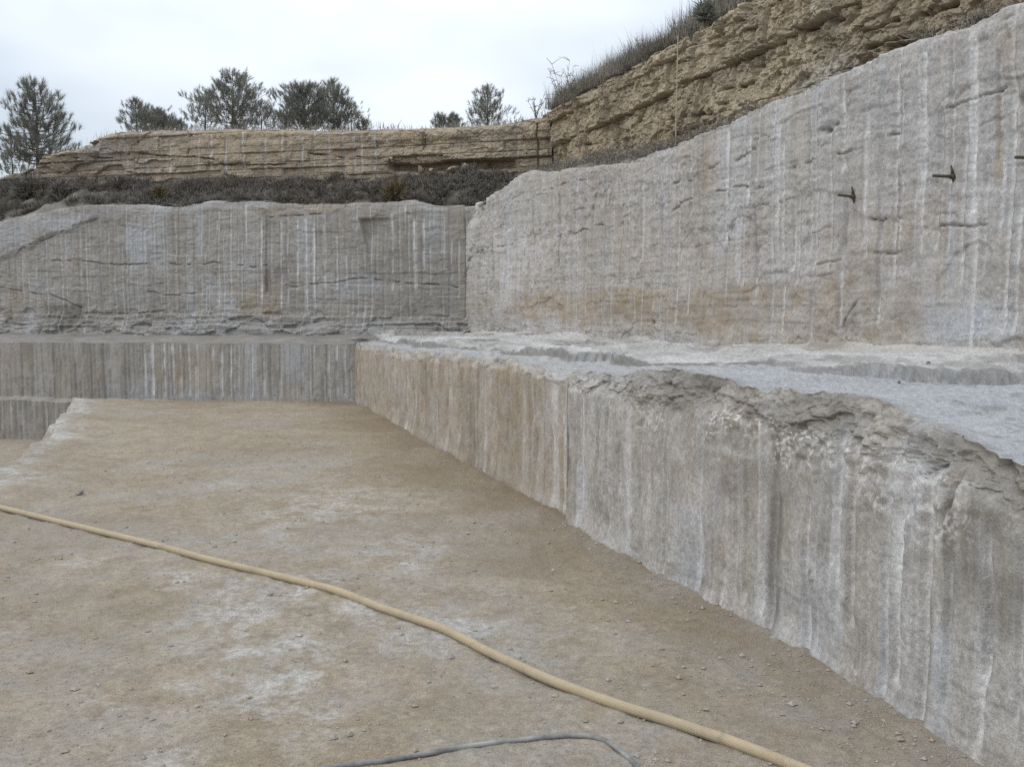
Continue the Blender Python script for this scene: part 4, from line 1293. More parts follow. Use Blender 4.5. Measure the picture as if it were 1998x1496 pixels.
for c_ in ([(1265, 237), (1310, 225), (1370, 215)], [(1385, 175), (1440, 155)], [(1500, 60), (1560, 45), (1600, 30)], [(1760, 20), (1830, 0)], [(1100, 285), (1160, 275)], [(1420, 130), (1500, 105)],
           [(1600, 130), (1700, 80), (1760, 60)], [(1390, 200), (1420, 185)], [(1650, 60), (1720, 40)], [(1210, 250), (1230, 200)], [(1480, 190), (1480, 140)], [(1245, 230), (1248, 130)], [(1350, 250), (1352, 150)], [(1420, 240), (1422, 60)], [(1170, 280), (1172, 190)], [(1530, 150), (1532, 30)], [(1700, 100), (1702, 10)], [(1110, 300), (1111, 220)]):
    f.crack(c_, 0.04, 0.18, 0.06)
f.dashes(3.0, 231, 0.8, 0.06)
for x in range(1070, 1990, 37):
    f.streak(x, 300 - (x - 1070) * 0.34 - (x * 7) % 90, 60 - (x - 1070) * 0.3 + (x * 11) % 120, .022, .6, 'dark', .04, 0.5)
f.a['dark'] = np.maximum(f.a['dark'], 0.32 * sstep(0.5, 0.75, vn(S * 1.3, Z * 2, 221)))
f.a['dark'] = np.maximum(f.a['dark'], 0.5 * np.exp(-((Z - UTOP0(S * 0.97) - 0.1) / 0.16) ** 2) * vn(S * 1.2, Z, 222))
f.patch(1620, 0, 1998, 110, .45, 'dark', .5, 1.2, 3)
f.patch(1500, 100, 1620, 180, .35, 'blue', .5, 1.5, 4)
f.a['tan'] = np.maximum(f.a['tan'], 0.45 * sstep(0.4, 0.7, vn(S * 0.9, Z * 1.2, 223)))
rim = sstep(-0.18, 0.0, Z - zt[None, :])
f.disp -= 0.15 * rim ** 2
X = cap_rows(f.points(), TRT, sR, [(0.2, 0.04), (0.9, 0.12), (2.5, 0.2)])
cr_ = grid_obj('cliff', X, M['tan_cliff'], pad(f.a, 3), smooth=False)
tag(cr_, 'rough buff blasted cliff rising above the tall grey wall', 'cliff')
trt_rim = X[-4]
trt_back = X[-1]

# ---- plateau behind the cliffs
path = np.concatenate([tbk_rim[::24][:, :3], trt_back[6::24][:, :3]])
tang = np.gradient(path[:, :2], axis=0)
tang /= np.linalg.norm(tang, axis=1, keepdims=True)
nrm = np.stack([-tang[:, 1], tang[:, 0]], 1)
for _ in range(25):
    nrm[1:-1] = (nrm[:-2] + nrm[1:-1] + nrm[2:]) / 3
nrm /= np.linalg.norm(nrm, axis=1, keepdims=True)
rows = []
for d, h in ((-0.5, -0.02), (1, 0.0), (3, 0.05), (8, 0.1), (20, 0.0), (45, -0.1), (90, -0.4), (200, -1.0), (450, -2.0), (900, -4.0)):
    q = path.copy()
    q[:, :2] += nrm * d
    q[:, 2] += h - 0.03
    if d > 10:
        q[:, 2] = np.maximum(q[:, 2], 4.2 + h)
    rows.append(q)
PL = np.array(rows)
PL[2:, :, 2] += 0.15 * fbm(PL[2:, :, 0] * 0.2, PL[2:, :, 1] * 0.2, 3, 231)
plat = grid_obj('plateau_terrain', PL, M['plateau'])
tag(plat, 'dry turf plateau behind the cliff tops', kind='structure')


# ================================================================== VEGETATION
def blades(pts, h, w, lean, per, mat, name, seed, spread=0.06, fork=0.0):
    """Thin upright blades and stalks: pts (n,3) are tuft feet."""
    g_ = np.random.default_rng(seed)
    n = len(pts) * per
    base = np.repeat(np.asarray(pts), per, 0) + np.concatenate([g_.normal(0, spread, (n, 2)), np.zeros((n, 1))], 1)
    hh = h * np.repeat(g_.uniform(0.45, 1.25, len(pts)), per) * g_.uniform(0.35, 1.15, n)
    ang = g_.uniform(0, 2 * np.pi, n)
    ln = g_.normal(0, lean, n)
    tip = base + np.stack([np.cos(ang) * ln * hh, np.sin(ang) * ln * hh, hh], 1)
    mid = base * 0.5 + tip * 0.5
    mid[:, 2] += 0.05 * hh
    a2 = g_.uniform(0, np.pi, n)
    side = np.stack([np.cos(a2), np.sin(a2), np.zeros(n)], 1) * (w * g_.uniform(0.5, 1.2, n))[:, None]
    V = np.stack([base - side, base + side, mid + side * 0.6, mid - side * 0.6, tip], 1).reshape(-1, 3)
    i = np.arange(n)[:, None] * 5
    Fc = np.concatenate([i + np.array([0, 1, 2]), i + np.array([0, 2, 3]), i + np.array([3, 2, 4])])
    return V, Fc


def stuff(name, V, Fc, mat, label, cat=None):
    m = np_mesh(name, V, Fc, mat, smooth=False)
    o = link(bpy.data.objects.new(name, m))
    return tag(o, label, cat, kind='stuff')


# dry grass along the rim of the right-hand cliff
g_ = np.random.default_rng(5)
ii = g_.integers(0, len(trt_rim), 3400)
ii = ii[sR[ii] < TRT.sz(1420, 20)[0] + 0.6]
_, Nr = TRT.at(sR[ii])
bk = np.abs(g_.normal(0, 0.55, len(ii)))
feet = trt_rim[ii].copy()
feet[:, :2] -= Nr * bk[:, None]
feet[:, 2] += 0.02 + 0.10 * np.minimum(bk, 1.5)
big_ = vn(sR[ii] * 1.3, sR[ii] * 0, 241)
prof_h = np.interp(sR[ii], [0, 2, 5, 9, 12], [0.55, 1.0, 1.25, 0.9, 0.6])
V1, F1 = blades(feet[big_ > 0.30], 0.46, 0.0048, 0.34, 26, None, '', 6, 0.10)
V2, F2 = blades(feet[big_ <= 0.30], 0.34, 0.005, 0.35, 22, None, '', 7, 0.10)
V3, F3 = blades(feet[::9], 0.66, 0.0042, 0.14, 3, None, '', 8, 0.05)
Va = np.concatenate([V1, V2, V3])
Fa = np.concatenate([F1, F2 + len(V1), F3 + len(V1) + len(V2)])
stuff('dry_grass', Va, Fa, M['grass'], 'grey brown dry grass along the rim of the blasted cliff')
# thin weeds along the back rim
jj = g_.integers(0, len(tbk_rim), 420)
fb = X[-4][:1].repeat(1, 0)
rim_b = (tbk_rim + 0)[jj]
Pb, Nb = TBK.at(sT[jj])
feetb = np.stack([rim_b[:, 0] + Nb[:, 0] * g_.uniform(1.2, 2.4, len(jj)), rim_b[:, 1] + Nb[:, 1] * g_.uniform(1.2, 2.4, len(jj)), rim_b[:, 2] - 0.06], 1)
Vb, Fb = blades(feetb, 0.16, 0.007, 0.5, 14, None, '', 9, 0.16)
stuff('rim_grass', Vb, Fb, M['grass'], 'short dry weeds along the rim of the back cliff')


def scrub_cloud(feet, rad, hgt, seed, per, w):
    """Twiggy mounds: short blades springing from a foot in every upward direction."""
    g2 = np.random.default_rng(seed)
    n = len(feet) * per
    k = np.repeat(np.arange(len(feet)), per)
    r_ = rad[k]
    d = g2.normal(0, 1, (n, 3))
    d[:, 2] = np.abs(d[:, 2]) * 0.9
    d /= np.linalg.norm(d, axis=1, keepdims=True)
    a = feet[k] + d * np.stack([r_, r_, hgt[k]], 1) * g2.uniform(0.1, 0.75, n)[:, None]
    b = a + (d + g2.normal(0, 0.45, (n, 3))) * (0.22 * r_ + 0.05)[:, None]
    sd_ = g2.normal(0, 1, (n, 3))
    sd_ = np.cross(sd_, b - a)
    sd_ /= np.linalg.norm(sd_, axis=1, keepdims=True) + 1e-9
    sd_ *= (w * g2.uniform(0.5, 1.3, n))[:, None]
    V = np.stack([a - sd_, a + sd_, b + sd_ * 0.3], 1).reshape(-1, 3)
    return V, np.arange(n * 3).reshape(-1, 3)


# scrub over the slope
r0, c0 = SL.shape[:2]
n = 1900
ri = g_.integers(2, r0 - 1, n)
ci = g_.integers(0, c0, n)
keep = vn(SL[ri, ci, 0] * 0.6, SL[ri, ci, 1] * 0.9, 251) > 0.24
keep |= SL[ri, ci, 0] > -4.0
ft = SL[ri, ci][keep]
rad = g_.uniform(0.08, 0.26, len(ft))
V1, F1 = scrub_cloud(ft, rad, rad * 0.8, 12, 80, 0.010)
stuff('scrub', V1, F1, M['scrub'], 'brown leafless scrub covering the slope above the back wall')
ii = g_.integers(0, LT.shape[0], 900)
kk = g_.integers(1, 5, 900)
keep = vn(ii * 0.12, ii * 0.0, 255) > 0.52
ft = LT[ii, kk][keep] + g_.normal(0, 0.05, (keep.sum(), 3))
ft = ft[ft[:, 1] > 6.5]
V1, F1 = scrub_cloud(ft, np.full(len(ft), 0.15), np.full(len(ft), 0.12), 14, 40, 0.006)
stuff('ledge_weeds', V1, F1, M['grass'], 'sparse dry weeds on the ledge between grey wall and buff cliff')


def shrub(px_, py_, label, size, mat, seed, per=500):
    i = np.argmin((project(SL)[0] - px_) ** 2 + (project(SL)[1] - py_) ** 2)
    p = SL.reshape(-1, 3)[i]
    root = tag(empty('shrub', tuple(p)), label, 'shrub', 'shrubs on the slope')
    V, Fc = scrub_cloud(np.zeros((1, 3)), np.array([size]), np.array([size * 1.7]), seed, per, 0.02)
    m = np_mesh('foliage', V, Fc, mat, smooth=False)
    link(bpy.data.objects.new('foliage', m), root)
    for k in range(3):
        stick('stem', (0, 0, -0.1), (size * 0.4 * math.cos(k * 2.1), size * 0.4 * math.sin(k * 2.1), size), 0.02, 0.008, M['twig'], root)


def stick(name, a, b, ra, rb, mat, parent, sides=6):
    a, b = Vector(a), Vector(b)
    d = (b - a).normalized()
    s1 = d.orthogonal().normalized()
    s2 = d.cross(s1)
    vs, fs = [], []
    for c, r in ((a, ra), (b, rb)):
        for k in range(sides):
            t_ = 2 * math.pi * k / sides
            vs.append(c + s1 * math.cos(t_) * r + s2 * math.sin(t_) * r)
    for k in range(sides):
        fs.append((k, (k + 1) % sides, sides + (k + 1) % sides, sides + k))
    fs.append(tuple(range(sides))[::-1])
    fs.append(tuple(range(sides, 2 * sides)))
    return mesh_obj(name, vs, fs, mat, parent, True)


shrub(312, 388, 'small olive shrub standing at the foot of the scrubby slope', 0.20, M['olive'], 31)
shrub(772, 388, 'mustard brown shrub on the slope under the undercut', 0.30, M['olive'], 32, 600)
shrub(736, 380, 'dark narrow shrub beside the mustard brown shrub', 0.20, M['scrub'], 33)
shrub(236, 372, 'dark leafless shrub on the slope left of the olive shrub', 0.24, M['scrub'], 34)
shrub(60, 385, 'wide dark thicket at the open end of the scrubby slope', 0.45, M['scrub'], 35, 900)
shrub(120, 388, 'round dark shrub beside the wide dark thicket', 0.36, M['scrub'], 36, 800)


# ---- pines on the plateau
def tube(vs, fs, pts, radii, sides=6):
    base = len(vs)
    for i, (p, r) in enumerate(zip(pts, radii)):
        d = (pts[min(i + 1, len(pts) - 1)] - pts[max(i - 1, 0)])
        d = d.normalized() if d.length > 1e-6 else Vector((0, 0, 1))
        s1 = d.orthogonal().normalized()
        s2 = d.cross(s1)
        for k in range(sides):
            t_ = 2 * math.pi * k / sides
            vs.append(p + s1 * math.cos(t_) * r + s2 * math.sin(t_) * r)
    for i in range(len(pts) - 1):
        for k in range(sides):
            fs.append((base + i * sides + k, base + i * sides + (k + 1) % sides, base + (i + 1) * sides + (k + 1) % sides, base + (i + 1) * sides + k))


def pine(px_, top_y, width_px, foot_z, depth, label, seed, taper=0.75, dense=1.0, low=252, group='pines on the skyline', lop=0.0):
    top = at_depth(px_, top_y, depth)
    Ht = top[2] - foot_z
    R = 0.5 * width_px / F * depth
    low = (at_depth(px_, low, depth)[2] - foot_z) / Ht
    r = random.Random(seed)
    g2 = np.random.default_rng(seed)
    root = tag(empty('pine_tree', (top[0], top[1], foot_z)), label, 'pine tree', group)
    vs, fs = [], []
    tr = [Vector((0.04 * Ht * 0.3 * math.sin(i * 0.9 + seed), 0.04 * Ht * 0.3 * math.cos(i * 1.3 + seed), Ht * i / 9.0)) for i in range(10)]
    for i in range(10):
        tr[i].x *= i / 9 * 0.6
        tr[i].y *= i / 9 * 0.6
    tube(vs, fs, tr, [max(0.012, 0.022 * Ht * (1 - i / 9.3)) for i in range(10)], 8)
    mesh_obj('trunk', vs, fs, M['bark'], root, True)
    vs, fs = [], []
    tips = []
    Hc = Ht * (1 - low)
    nb = int((30 + 9 * Hc) * dense)
    for i in range(nb):
        q = low + (0.985 - low) * (i + r.random()) / nb
        qq = (q - low) / (1 - low)
        prof = (1 - qq ** (1.55 * taper)) * 0.92 + 0.13
        prof *= 0.7 + 0.3 * min(1, qq / 0.2)
        L = R * prof * r.uniform(0.62, 1.12)
        az = i * 2.399 + r.uniform(-0.5, 0.5)
        if lop:
            L *= 1 + lop * math.cos(az)
        up = r.uniform(0.15, 0.5)
        k_ = min(8.99, q * 9)
        b0 = tr[int(k_)].lerp(tr[min(9, int(k_) + 1)], k_ - int(k_))
        pts = []
        for j in range(5):
            s_ = j / 4
            pts.append(b0 + Vector((math.cos(az) * L * s_, math.sin(az) * L * s_, L * (up * s_ ** 1.6 - 0.10 * s_))))
        tube(vs, fs, pts, [max(0.008, 0.016 * Hc * (1.2 - q) * (1 - 0.8 * j / 4)) for j in range(5)], 4)
        nt_ = max(3, int(L / 0.125 * dense))
        for j in range(nt_):
            s_ = r.uniform(0.28, 1.03)
            j0 = min(3, int(s_ * 4))
            p = pts[j0].lerp(pts[j0 + 1], s_ * 4 - j0)
            sp = 0.15 * L * (1.1 - s_ * 0.4) + 0.04
            p = p + Vector((r.gauss(0, sp), r.gauss(0, sp), abs(r.gauss(0, sp * 0.6)) - 0.03))
            tips.append((p, az, s_))
    tips.append((tr[9], 0, 1))
    tips.append((tr[9] + Vector((0, 0, -0.15)), 1, 1))
    tag(mesh_obj('branches', vs, fs, M['bark'], root, True), kind='stuff')
    # needle tufts: upswept brushes at the twig ends
    n = len(tips)
    per = 44
    C_ = np.array([t_[0][:] for t_ in tips])
    az = np.array([t_[1] for t_ in tips])
    ax = np.stack([np.cos(az) * 0.5, np.sin(az) * 0.5, np.full(n, 0.95)], 1) + g2.normal(0, 0.25, (n, 3))
    ax /= np.linalg.norm(ax, axis=1, keepdims=True)
    sz = (0.034 * Hc + 0.11) * g2.uniform(0.75, 1.35, n)
    k = np.repeat(np.arange(n), per)
    d = ax[k] * 0.95 + g2.normal(0, 0.5, (n * per, 3))
    d /= np.linalg.norm(d, axis=1, keepdims=True)
    a = C_[k] + ax[k] * (sz[k] * g2.uniform(-0.5, 0.7, n * per))[:, None]
    b = a + d * (sz[k] * g2.uniform(0.6, 1.15, n * per))[:, None]
    sd_ = np.cross(g2.normal(0, 1, (n * per, 3)), d)
    sd_ /= np.linalg.norm(sd_, axis=1, keepdims=True) + 1e-9
    sd_ *= (0.026 * sz[k])[:, None]
    V = np.stack([a - sd_, a + sd_, b], 1).reshape(-1, 3)
    m = np_mesh('crown', V, np.arange(len(V)).reshape(-1, 3), M['needle'], smooth=False)
    link(bpy.data.objects.new('crown', m), root)
    return root


pine(68, 160, 150, 5.0, 34, 'tall loose pine alone at the far end of the skyline', 3, 1.35, 1.15, 325)
pine(22, 268, 100, 5.0, 38, 'low ragged pine growing under the tall loose pine', 23, 1.2, 0.9, 345)
pine(266, 194, 84, 6.0, 44, 'slim pointed pine beside a small rounded pine', 4, 1.2, 1.1, 258)
pine(304, 214, 76, 6.0, 47, 'small rounded pine beside the slim pointed pine', 5, 2.4, 1.5, 262)
pine(338, 234, 60, 6.0, 50, 'tiny low pine between the small rounded pine and the tallest pine', 24, 2.0, 1.2, 262)
pine(400, 176, 96, 6.0, 52, 'bushy pine leaning out on the near side of the tallest pine', 6, 1.9, 0.9, 250, lop=-0.25)
pine(452, 139, 134, 6.0, 50, 'tallest broad crowned pine at the middle of its clump', 7, 1.8, 1.1, 256)
pine(508, 196, 84, 6.0, 54, 'short ragged pine on the far side of the tallest pine', 8, 1.6, 0.9, 256)
pine(592, 166, 122, 6.0, 50, 'dense round headed pine beside the pine with a raised narrow top', 9, 2.8, 1.5, 258)
pine(651, 156, 84, 6.0, 52, 'upright pine with a narrow raised top beside the round headed pine', 10, 1.5, 1.3, 258)
pine(686, 200, 76, 6.0, 55, 'thin sparse pine at the end of the second clump', 11, 1.3, 0.8, 258)
pine(708, 232, 30, 6.0, 55, 'tiny pine at the very end of the second clump', 25, 1.2, 1.0, 258)
pine(858, 224, 34, 6.0, 46, 'tiny pine seedling top, first of a pair on the rim', 12, 1.8, 1.2, 254)
pine(884, 224, 40, 6.0, 46, 'tiny bushy pine top, second of the pair on the rim', 13, 1.8, 1.2, 254)
pine(950, 169, 92, 6.0, 42, 'single pointed pine standing where the back cliff meets the blasted cliff', 14, 1.25, 1.1, 250)
pine(545, 222, 56, 6.0, 58, 'low pine filling the gap between the two clumps', 26, 1.6, 0.9, 258)


# ---- leafless shrubs on the rim
def bare_shrub(px_, base_y, height_px, depth, label, seed, lean=0.3):
    p = at_depth(px_, base_y, depth)
    hgt = height_px / F * depth
    root = tag(empty('bare_shrub', tuple(p)), label, 'shrub', 'leafless shrubs on the rim')
    r = random.Random(seed)
    for k in range(7):
        vs, fs = [], []
        az = k * 0.9 + r.random()
        L = hgt * r.uniform(0.6, 1.05)
        pts = [Vector((math.cos(az) * lean * L * (j / 5) ** 1.3 + r.gauss(0, .012), math.sin(az) * lean * L * (j / 5) ** 1.3, L * j / 5 - 0.05)) for j in range(6)]
        tube(vs, fs, pts, [0.010 * (1 - j / 6.5) for j in range(6)], 5)
        for q in range(9):
            j = r.randint(2, 5)
            a = pts[j]
            d = Vector((r.gauss(0, 1), r.gauss(0, 1), abs(r.gauss(0.5, 0.6)))).normalized() * L * r.uniform(0.12, 0.3)
            tube(vs, fs, [a, a + d * 0.5 + Vector((0, 0, .01)), a + d], [0.006, 0.0045, 0.003], 4)
        mesh_obj('stem', vs, fs, M['twig'], root, True)
    return root


bare_shrub(1098, 208, 80, 20.2, 'tall leafless branching shrub on the cliff rim, the largest of its kind', 41, 0.42)
bare_shrub(1046, 226, 42, 21.2, 'short leafless shrub where the rim starts to climb', 42, 0.5)
bare_shrub(1120, 195, 62, 19.6, 'leafless shrub half sunk in grass uphill of the largest one', 43, 0.4)
bare_shrub(1255, 122, 45, 16.8, 'small leafless shrub in the grass midway up the rim', 44, 0.35)
bare_shrub(1348, 74, 34, 15.0, 'small leafless shrub high on the rim near the leafy bush', 45, 0.35)

# leafy bush at the top of the rim, and the brushy bank behind it
p = at_depth(1376, 40, 14.2)
root = tag(empty('leafy_bush', tuple(p)), 'small dark leafy bush high on the cliff rim', 'bush')
V, Fc = scrub_cloud(np.zeros((1, 3)), np.array([0.17]), np.array([0.36]), 51, 700, 0.013)
link(bpy.data.objects.new('foliage', np_mesh('foliage', V, Fc, M['needle'], smooth=False)), root)
for k in range(4):
    stick('stem', (0, 0, -0.1), (0.10 * math.cos(k * 1.7), 0.10 * math.sin(k * 1.7), 0.22), 0.010, 0.004, M['twig'], root)
p = at_depth(1432, 22, 14.9)
root = tag(empty('brush_bank', tuple(p)), 'brown thicket of brush on the rim beside the leafy bush', 'thicket')
V, Fc = scrub_cloud(np.array([[0, 0, 0], [0.35, -0.5, 0.1], [-0.05, 0.4, 0.05], [0.6, -1.2, 0.2]]), np.array([0.28, 0.4, 0.22, 0.45]), np.array([0.40, 0.55, 0.3, 0.6]), 52, 700, 0.016)
link(bpy.data.objects.new('foliage', np_mesh('foliage', V, Fc, M['olive'], smooth=False)), root)
for k in range(5):
    stick('stem', (0.1 * k, -0.2 * k, -0.15), (0.1 * k + 0.06, -0.2 * k, 0.45), 0.014, 0.006, M['twig'], root)


# ================================================================== LOOSE ROCK
def at_cliff(px_, py_, off=0.0, path=TBK):
    s_, z_ = path.sz(px_, py_, off)
    P, N = path.at(np.array([s_]))
    return (P[0, 0] + N[0, 0] * off, P[0, 1] + N[0, 1] * off, z_)


for px_, py_, sx_, sz_, lb in ((822, 327, .16, .14, 'pale buff boulder at the left end of the undercut'), (842, 330, .10, .10, 'small buff boulder just right of the pale one in the undercut'),
                               (884, 324, .22, .10, 'long buff boulder in the middle of the undercut'), (908, 326, .13, .15, 'upright buff boulder at the right end of the undercut'), (938, 332, .14, .10, 'low buff boulder past the end of the undercut')):
    rock('boulder', at_cliff(px_, py_ + 4, 0.03), (sx_ * 0.9, sx_ * 0.7, sz_ * 0.9), int(px_), M['tan_back'], lb, 'boulder', 'boulders under the back cliff', (random.uniform(-.2, .2), random.uniform(-.2, .2), random.uniform(0, 6)))
for k, (px_, py_, sx_, sz_, lb) in enumerate(((215, 378, .16, .06, 'flat grey slab lying at the far end of the scrubby slope'), (350, 372, .12, .07, 'grey block on the slope right of the olive shrub'),
                                              (430, 385, .15, .06, 'flat grey block low on the slope under the buff cliff'), (560, 380, .13, .07, 'grey block low on the slope below the round headed pine'),
                                              (880, 352, .25, .05, 'long flat slab jutting from the slope near the corner'), (650, 368, .12, .06, 'grey block midway up the slope by the dark narrow shrub'))):
    i = np.argmin((project(SL)[0] - px_) ** 2 + (project(SL)[1] - py_) ** 2)
    rock('boulder', tuple(SL.reshape(-1, 3)[i] + np.array([0, 0, 0.03])), (sx_, sx_ * 0.7, sz_), 300 + k, M['rubble'], lb, 'boulder', 'blocks on the slope')

# dark plate at the far corner of the bench, and plates on the bench
i = np.argmin((tpx - 704) ** 2 + (tpy - 664) ** 2)
p = BT2.reshape(-1, 3)[i]
rock('stone_plate', (p[0], p[1], p[2] + 0.05), (0.26, 0.16, 0.05), 401, M['rubble'], 'dark flat stone plate at the far corner of the bench', 'stone')
for k, (px_, py_, sx_, sz_, lb) in enumerate(((1660, 720, .12, .025, 'flat grey plate lying on the bench below the brown stained wall'), (1390, 692, .16, .03, 'thin plate leaning at the foot of the tall wall'),
                                              (1810, 726, .03, .015, 'small stone near the far edge of the bench bed'), (1755, 748, .02, .012, 'lone pebble on the smooth grey bench top'),
                                              (910, 661, .2, .03, 'thin plate on the bench near the inner corner'))):
    i = np.argmin((tpx - px_) ** 2 + (tpy - py_) ** 2)
    p = BT2.reshape(-1, 3)[i]
    rock('stone_plate', (p[0], p[1], p[2] + sz_ * 0.4), (sx_, sx_ * 0.6, sz_), 410 + k, M['rubble'], lb, 'stone')

# stones on the quarry floor
floor_st = [(155, 960, .055, 'dark stone on the open floor above the tan hose'), (1106, 1024, .06, 'broken stone at the foot of the step between buff and grey face'), (1086, 1014, .04, 'small stone just beyond the broken stone at the step'),
            (1290, 1142, .035, 'small grey stone at the foot of the grey face near the dark patch'), (1512, 1248, .045, 'grey stone at the foot of the dark vertical stain'), (1548, 1262, .028, 'little stone just past the foot of the dark stain'),
            (1335, 1300, .014, 'pale pebble on the brown floor above the tan hose'), (1720, 1405, .03, 'small grey stone under the brightest white streak')]
for k, (px_, py_, r_, lb) in enumerate(floor_st):
    q = on_z(px_, py_, 0.02)
    z_ = FLOOR_Z(q[0], q[1]) + r_ * 0.25 + 0.005
    rock('stone', (q[0], q[1], z_), (r_, r_ * .8, r_ * .6), 500 + k, M['rubble'] if k < 2 else M['grey_near'], lb, 'stone')

# gravel scattered over the floor
n = 5200
gx = []
while len(gx) < n:
    y_ = 2.8 + 10 * g_.random() ** 1.8
    x_ = g_.uniform(-0.55 * y_, min(0.6 * y_, float(lowx(y_)) - 0.02))
    if x_ < np.interp(y_, edge_y, edge_x) + 0.2:
        continue
    w_ = math.exp(-(float(lowx(y_)) - x_) / 0.35)
    if g_.random() < 0.18 + 0.82 * w_:
        gx.append((x_, y_))
gx = np.array(gx)
dws = lowx(gx[:, 1]) - gx[:, 0]
gz = 0.026 * fbm(gx[:, 0] * 0.5, gx[:, 1] * 0.5, 4, 31) + 0.014 * fbm(gx[:, 0] * 2.6, gx[:, 1] * 2.6, 5, 32) + 0.012 * fbm(gx[:, 0] * 9, gx[:, 1] * 9, 4, 33)
skg = np.exp(-(dws / 0.22) ** 1.2) * (0.35 + 0.9 * vn(gx[:, 0] * 1.3, gx[:, 1] * 1.3, 34))
gz += 0.035 * skg
oc = np.array([[1, 0, 0], [-1, 0, 0], [0, 1, 0], [0, -1, 0], [0, 0, .7], [0, 0, -.7]], float)
of = np.array([[0, 2, 4], [2, 1, 4], [1, 3, 4], [3, 0, 4], [2, 0, 5], [1, 2, 5], [3, 1, 5], [0, 3, 5]])
rr = np.where(g_.random(n) < 0.08, g_.uniform(.010, .020, n), g_.uniform(.003, .008, n))
ang = g_.uniform(0, 6.28, n)
Q = oc[None] * (rr[:, None, None] * g_.uniform(0.6, 1.3, (n, 6, 1)))
Vg = np.stack([Q[..., 0] * np.cos(ang)[:, None] - Q[..., 1] * np.sin(ang)[:, None], Q[..., 0] * np.sin(ang)[:, None] + Q[..., 1] * np.cos(ang)[:, None], Q[..., 2]], -1)
Vg += np.concatenate([gx, (gz + rr * 0.25)[:, None]], 1)[:, None, :]
Fg = (np.arange(n)[:, None, None] * 6 + of[None]).reshape(-1, 3)
m_ = simple('gravel', (0.20, 0.185, 0.165), (0.42, 0.40, 0.37), 14.0, 0.95, 0, 0.1, (0.34, 0.27, 0.19))
stuff('gravel', Vg.reshape(-1, 3), Fg, m_, 'fine grey and tan gravel strewn over the quarry floor')


# ================================================================== HOSES
def spline(pts, n):
    pts = [Vector(p) for p in pts]
    out = []
    for i in range(len(pts) - 1):
        p0, p1, p2, p3 = pts[max(i - 1, 0)], pts[i], pts[i + 1], pts[min(i + 2, len(pts) - 1)]
        for j in range(n):
            t_ = j / n
            out.append(0.5 * ((2 * p1) + (p2 - p0) * t_ + (2 * p0 - 5 * p1 + 4 * p2 - p3) * t_ ** 2 + (3 * p1 - p0 - 3 * p2 + p3) * t_ ** 3))
    out.append(pts[-1])
    return out


def hose(name, px_pts, r, mat, label, cat, sides=16, n=14):
    pts = []
    for x, y in px_pts:
        q = on_z(x, y, r)
        for _ in range(4):
            q = on_z(x, y, r + FLOOR_Z(q[0], q[1]))
        pts.append((q[0], q[1], r + FLOOR_Z(q[0], q[1]) - 0.004))
    pts = spline(pts, n)
    vs, fs, uvs = [], [], []
    L = 0
    Ls = []
    for i, p in enumerate(pts):
        if i:
            L += (p - pts[i - 1]).length
        Ls.append(L)
        d = (pts[min(i + 1, len(pts) - 1)] - pts[max(i - 1, 0)]).normalized()
        s1 = Vector((d.y, -d.x, 0)).normalized()
        s2 = s1.cross(d)
        for k in range(sides):
            t_ = 2 * math.pi * k / sides
            vs.append(p + s1 * math.cos(t_) * r + s2 * math.sin(t_) * r)
    for i in range(len(pts) - 1):
        for k in range(sides):
            fs.append((i * sides + k, i * sides + (k + 1) % sides, (i + 1) * sides + (k + 1) % sides, (i + 1) * sides + k))
            uvs += [(k / sides, Ls[i]), ((k + 1) / sides, Ls[i]), ((k + 1) / sides, Ls[i + 1]), (k / sides, Ls[i + 1])]
    o = mesh_obj(name, vs, fs, mat, None, True)
    lay_ = o.data.uv_layers.new(name='UVMap')
    lay_.data.foreach_set('uv', np.array(uvs, np.float32).ravel())
    return tag(o, label, cat)


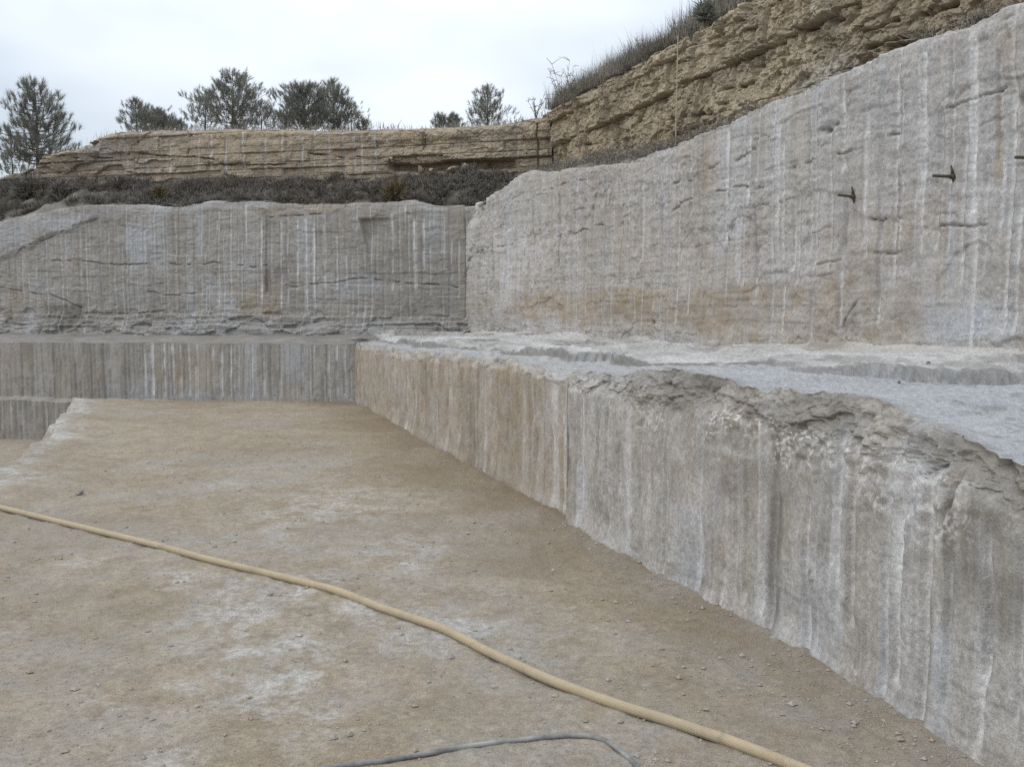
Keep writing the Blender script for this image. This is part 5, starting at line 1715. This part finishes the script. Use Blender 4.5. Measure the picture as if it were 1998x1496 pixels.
hose('air_hose', [(-420, 925), (-200, 952), (-60, 978), (0, 989), (100, 1013), (200, 1037), (300, 1061), (400, 1088), (500, 1112), (600, 1136), (660, 1152), (750, 1186), (850, 1219), (900, 1242), (950, 1268), (1010, 1296), (1080, 1327),
                  (1200, 1371), (1300, 1402), (1400, 1435), (1480, 1464), (1570, 1500), (1700, 1552), (1900, 1640)], 0.0235, M['hose'], 'thick tan braided hose lying across the quarry floor', 'hose')
hose('thin_hose', [(420, 1520), (560, 1506), (650, 1494), (760, 1480), (850, 1464), (930, 1451), (1000, 1443), (1070, 1435), (1120, 1432), (1165, 1437), (1200, 1454), (1232, 1482), (1268, 1520), (1310, 1570)], 0.0105, M['grey_hose'],
     'thin dusty grey hose curving along the bottom of the view', 'hose', 12)


# ================================================================== STEEL PINS IN THE TALL WALL
def pin(px_, py_, length, label, tilt, fin=True):
    s_, z_ = UPR.sz(px_, py_)
    P, N = UPR.at(np.array([s_]))
    n_ = Vector((N[0, 0], N[0, 1], 0))
    root = tag(empty('steel_pin', (P[0, 0], P[0, 1], z_)), label, 'steel pin', 'steel pins in the tall wall')
    out = n_ * 0.75 + Vector((-0.62, 0.0, 0)) + Vector((0, 0, tilt))
    out.normalize()
    stick('rod', -out * 0.08, out * length, 0.014, 0.013, M['steel'], root, 10)
    side = out.cross(Vector((0, 0, 1))).normalized()
    upv = side.cross(out).normalized()
    if fin:
        for sg, ln in ((1, 0.085), (-1, 0.055)):
            a = out * 0.015 + upv * 0.008 * sg
            stick('wedge', a, a + upv * ln * sg + out * 0.02 * sg, 0.013, 0.007, M['steel'], root, 6)
        stick('collar', out * 0.0, out * 0.035, 0.026, 0.022, M['steel'], root, 10)
    return root


pin(1667, 384, 0.17, 'short rusty steel pin with a wedge, the lower one in the tall wall', 0.10)
pin(1862, 345, 0.20, 'rusty steel pin with a wedge, the higher one in the tall wall', 0.02)
pin(2010, 308, 0.13, 'steel pin at the very edge of the view in the tall wall', 0.0, False)


# ---- thin pale line hanging down the blasted cliff from its rim
pts = []
for i in range(9):
    t_ = i / 8
    x_, y_ = 1323 - 5 * t_, 70 + 222 * t_
    off = 0.30 - 0.35 * (1 - t_)
    s_, z_ = TRT.sz(x_, y_, off)
    P, N = TRT.at(np.array([s_]))
    pts.append(Vector((P[0, 0] + N[0, 0] * off, P[0, 1] + N[0, 1] * off, z_)))
vs, fs = [], []
tube(vs, fs, pts, [0.0085] * 9, 8)
tag(mesh_obj('cable', vs, fs, simple('pale_cable', (0.27, 0.235, 0.17), (0.38, 0.34, 0.26), 20.0, 0.8), None, True), 'thin pale line running straight down the blasted cliff from its rim', 'cable')
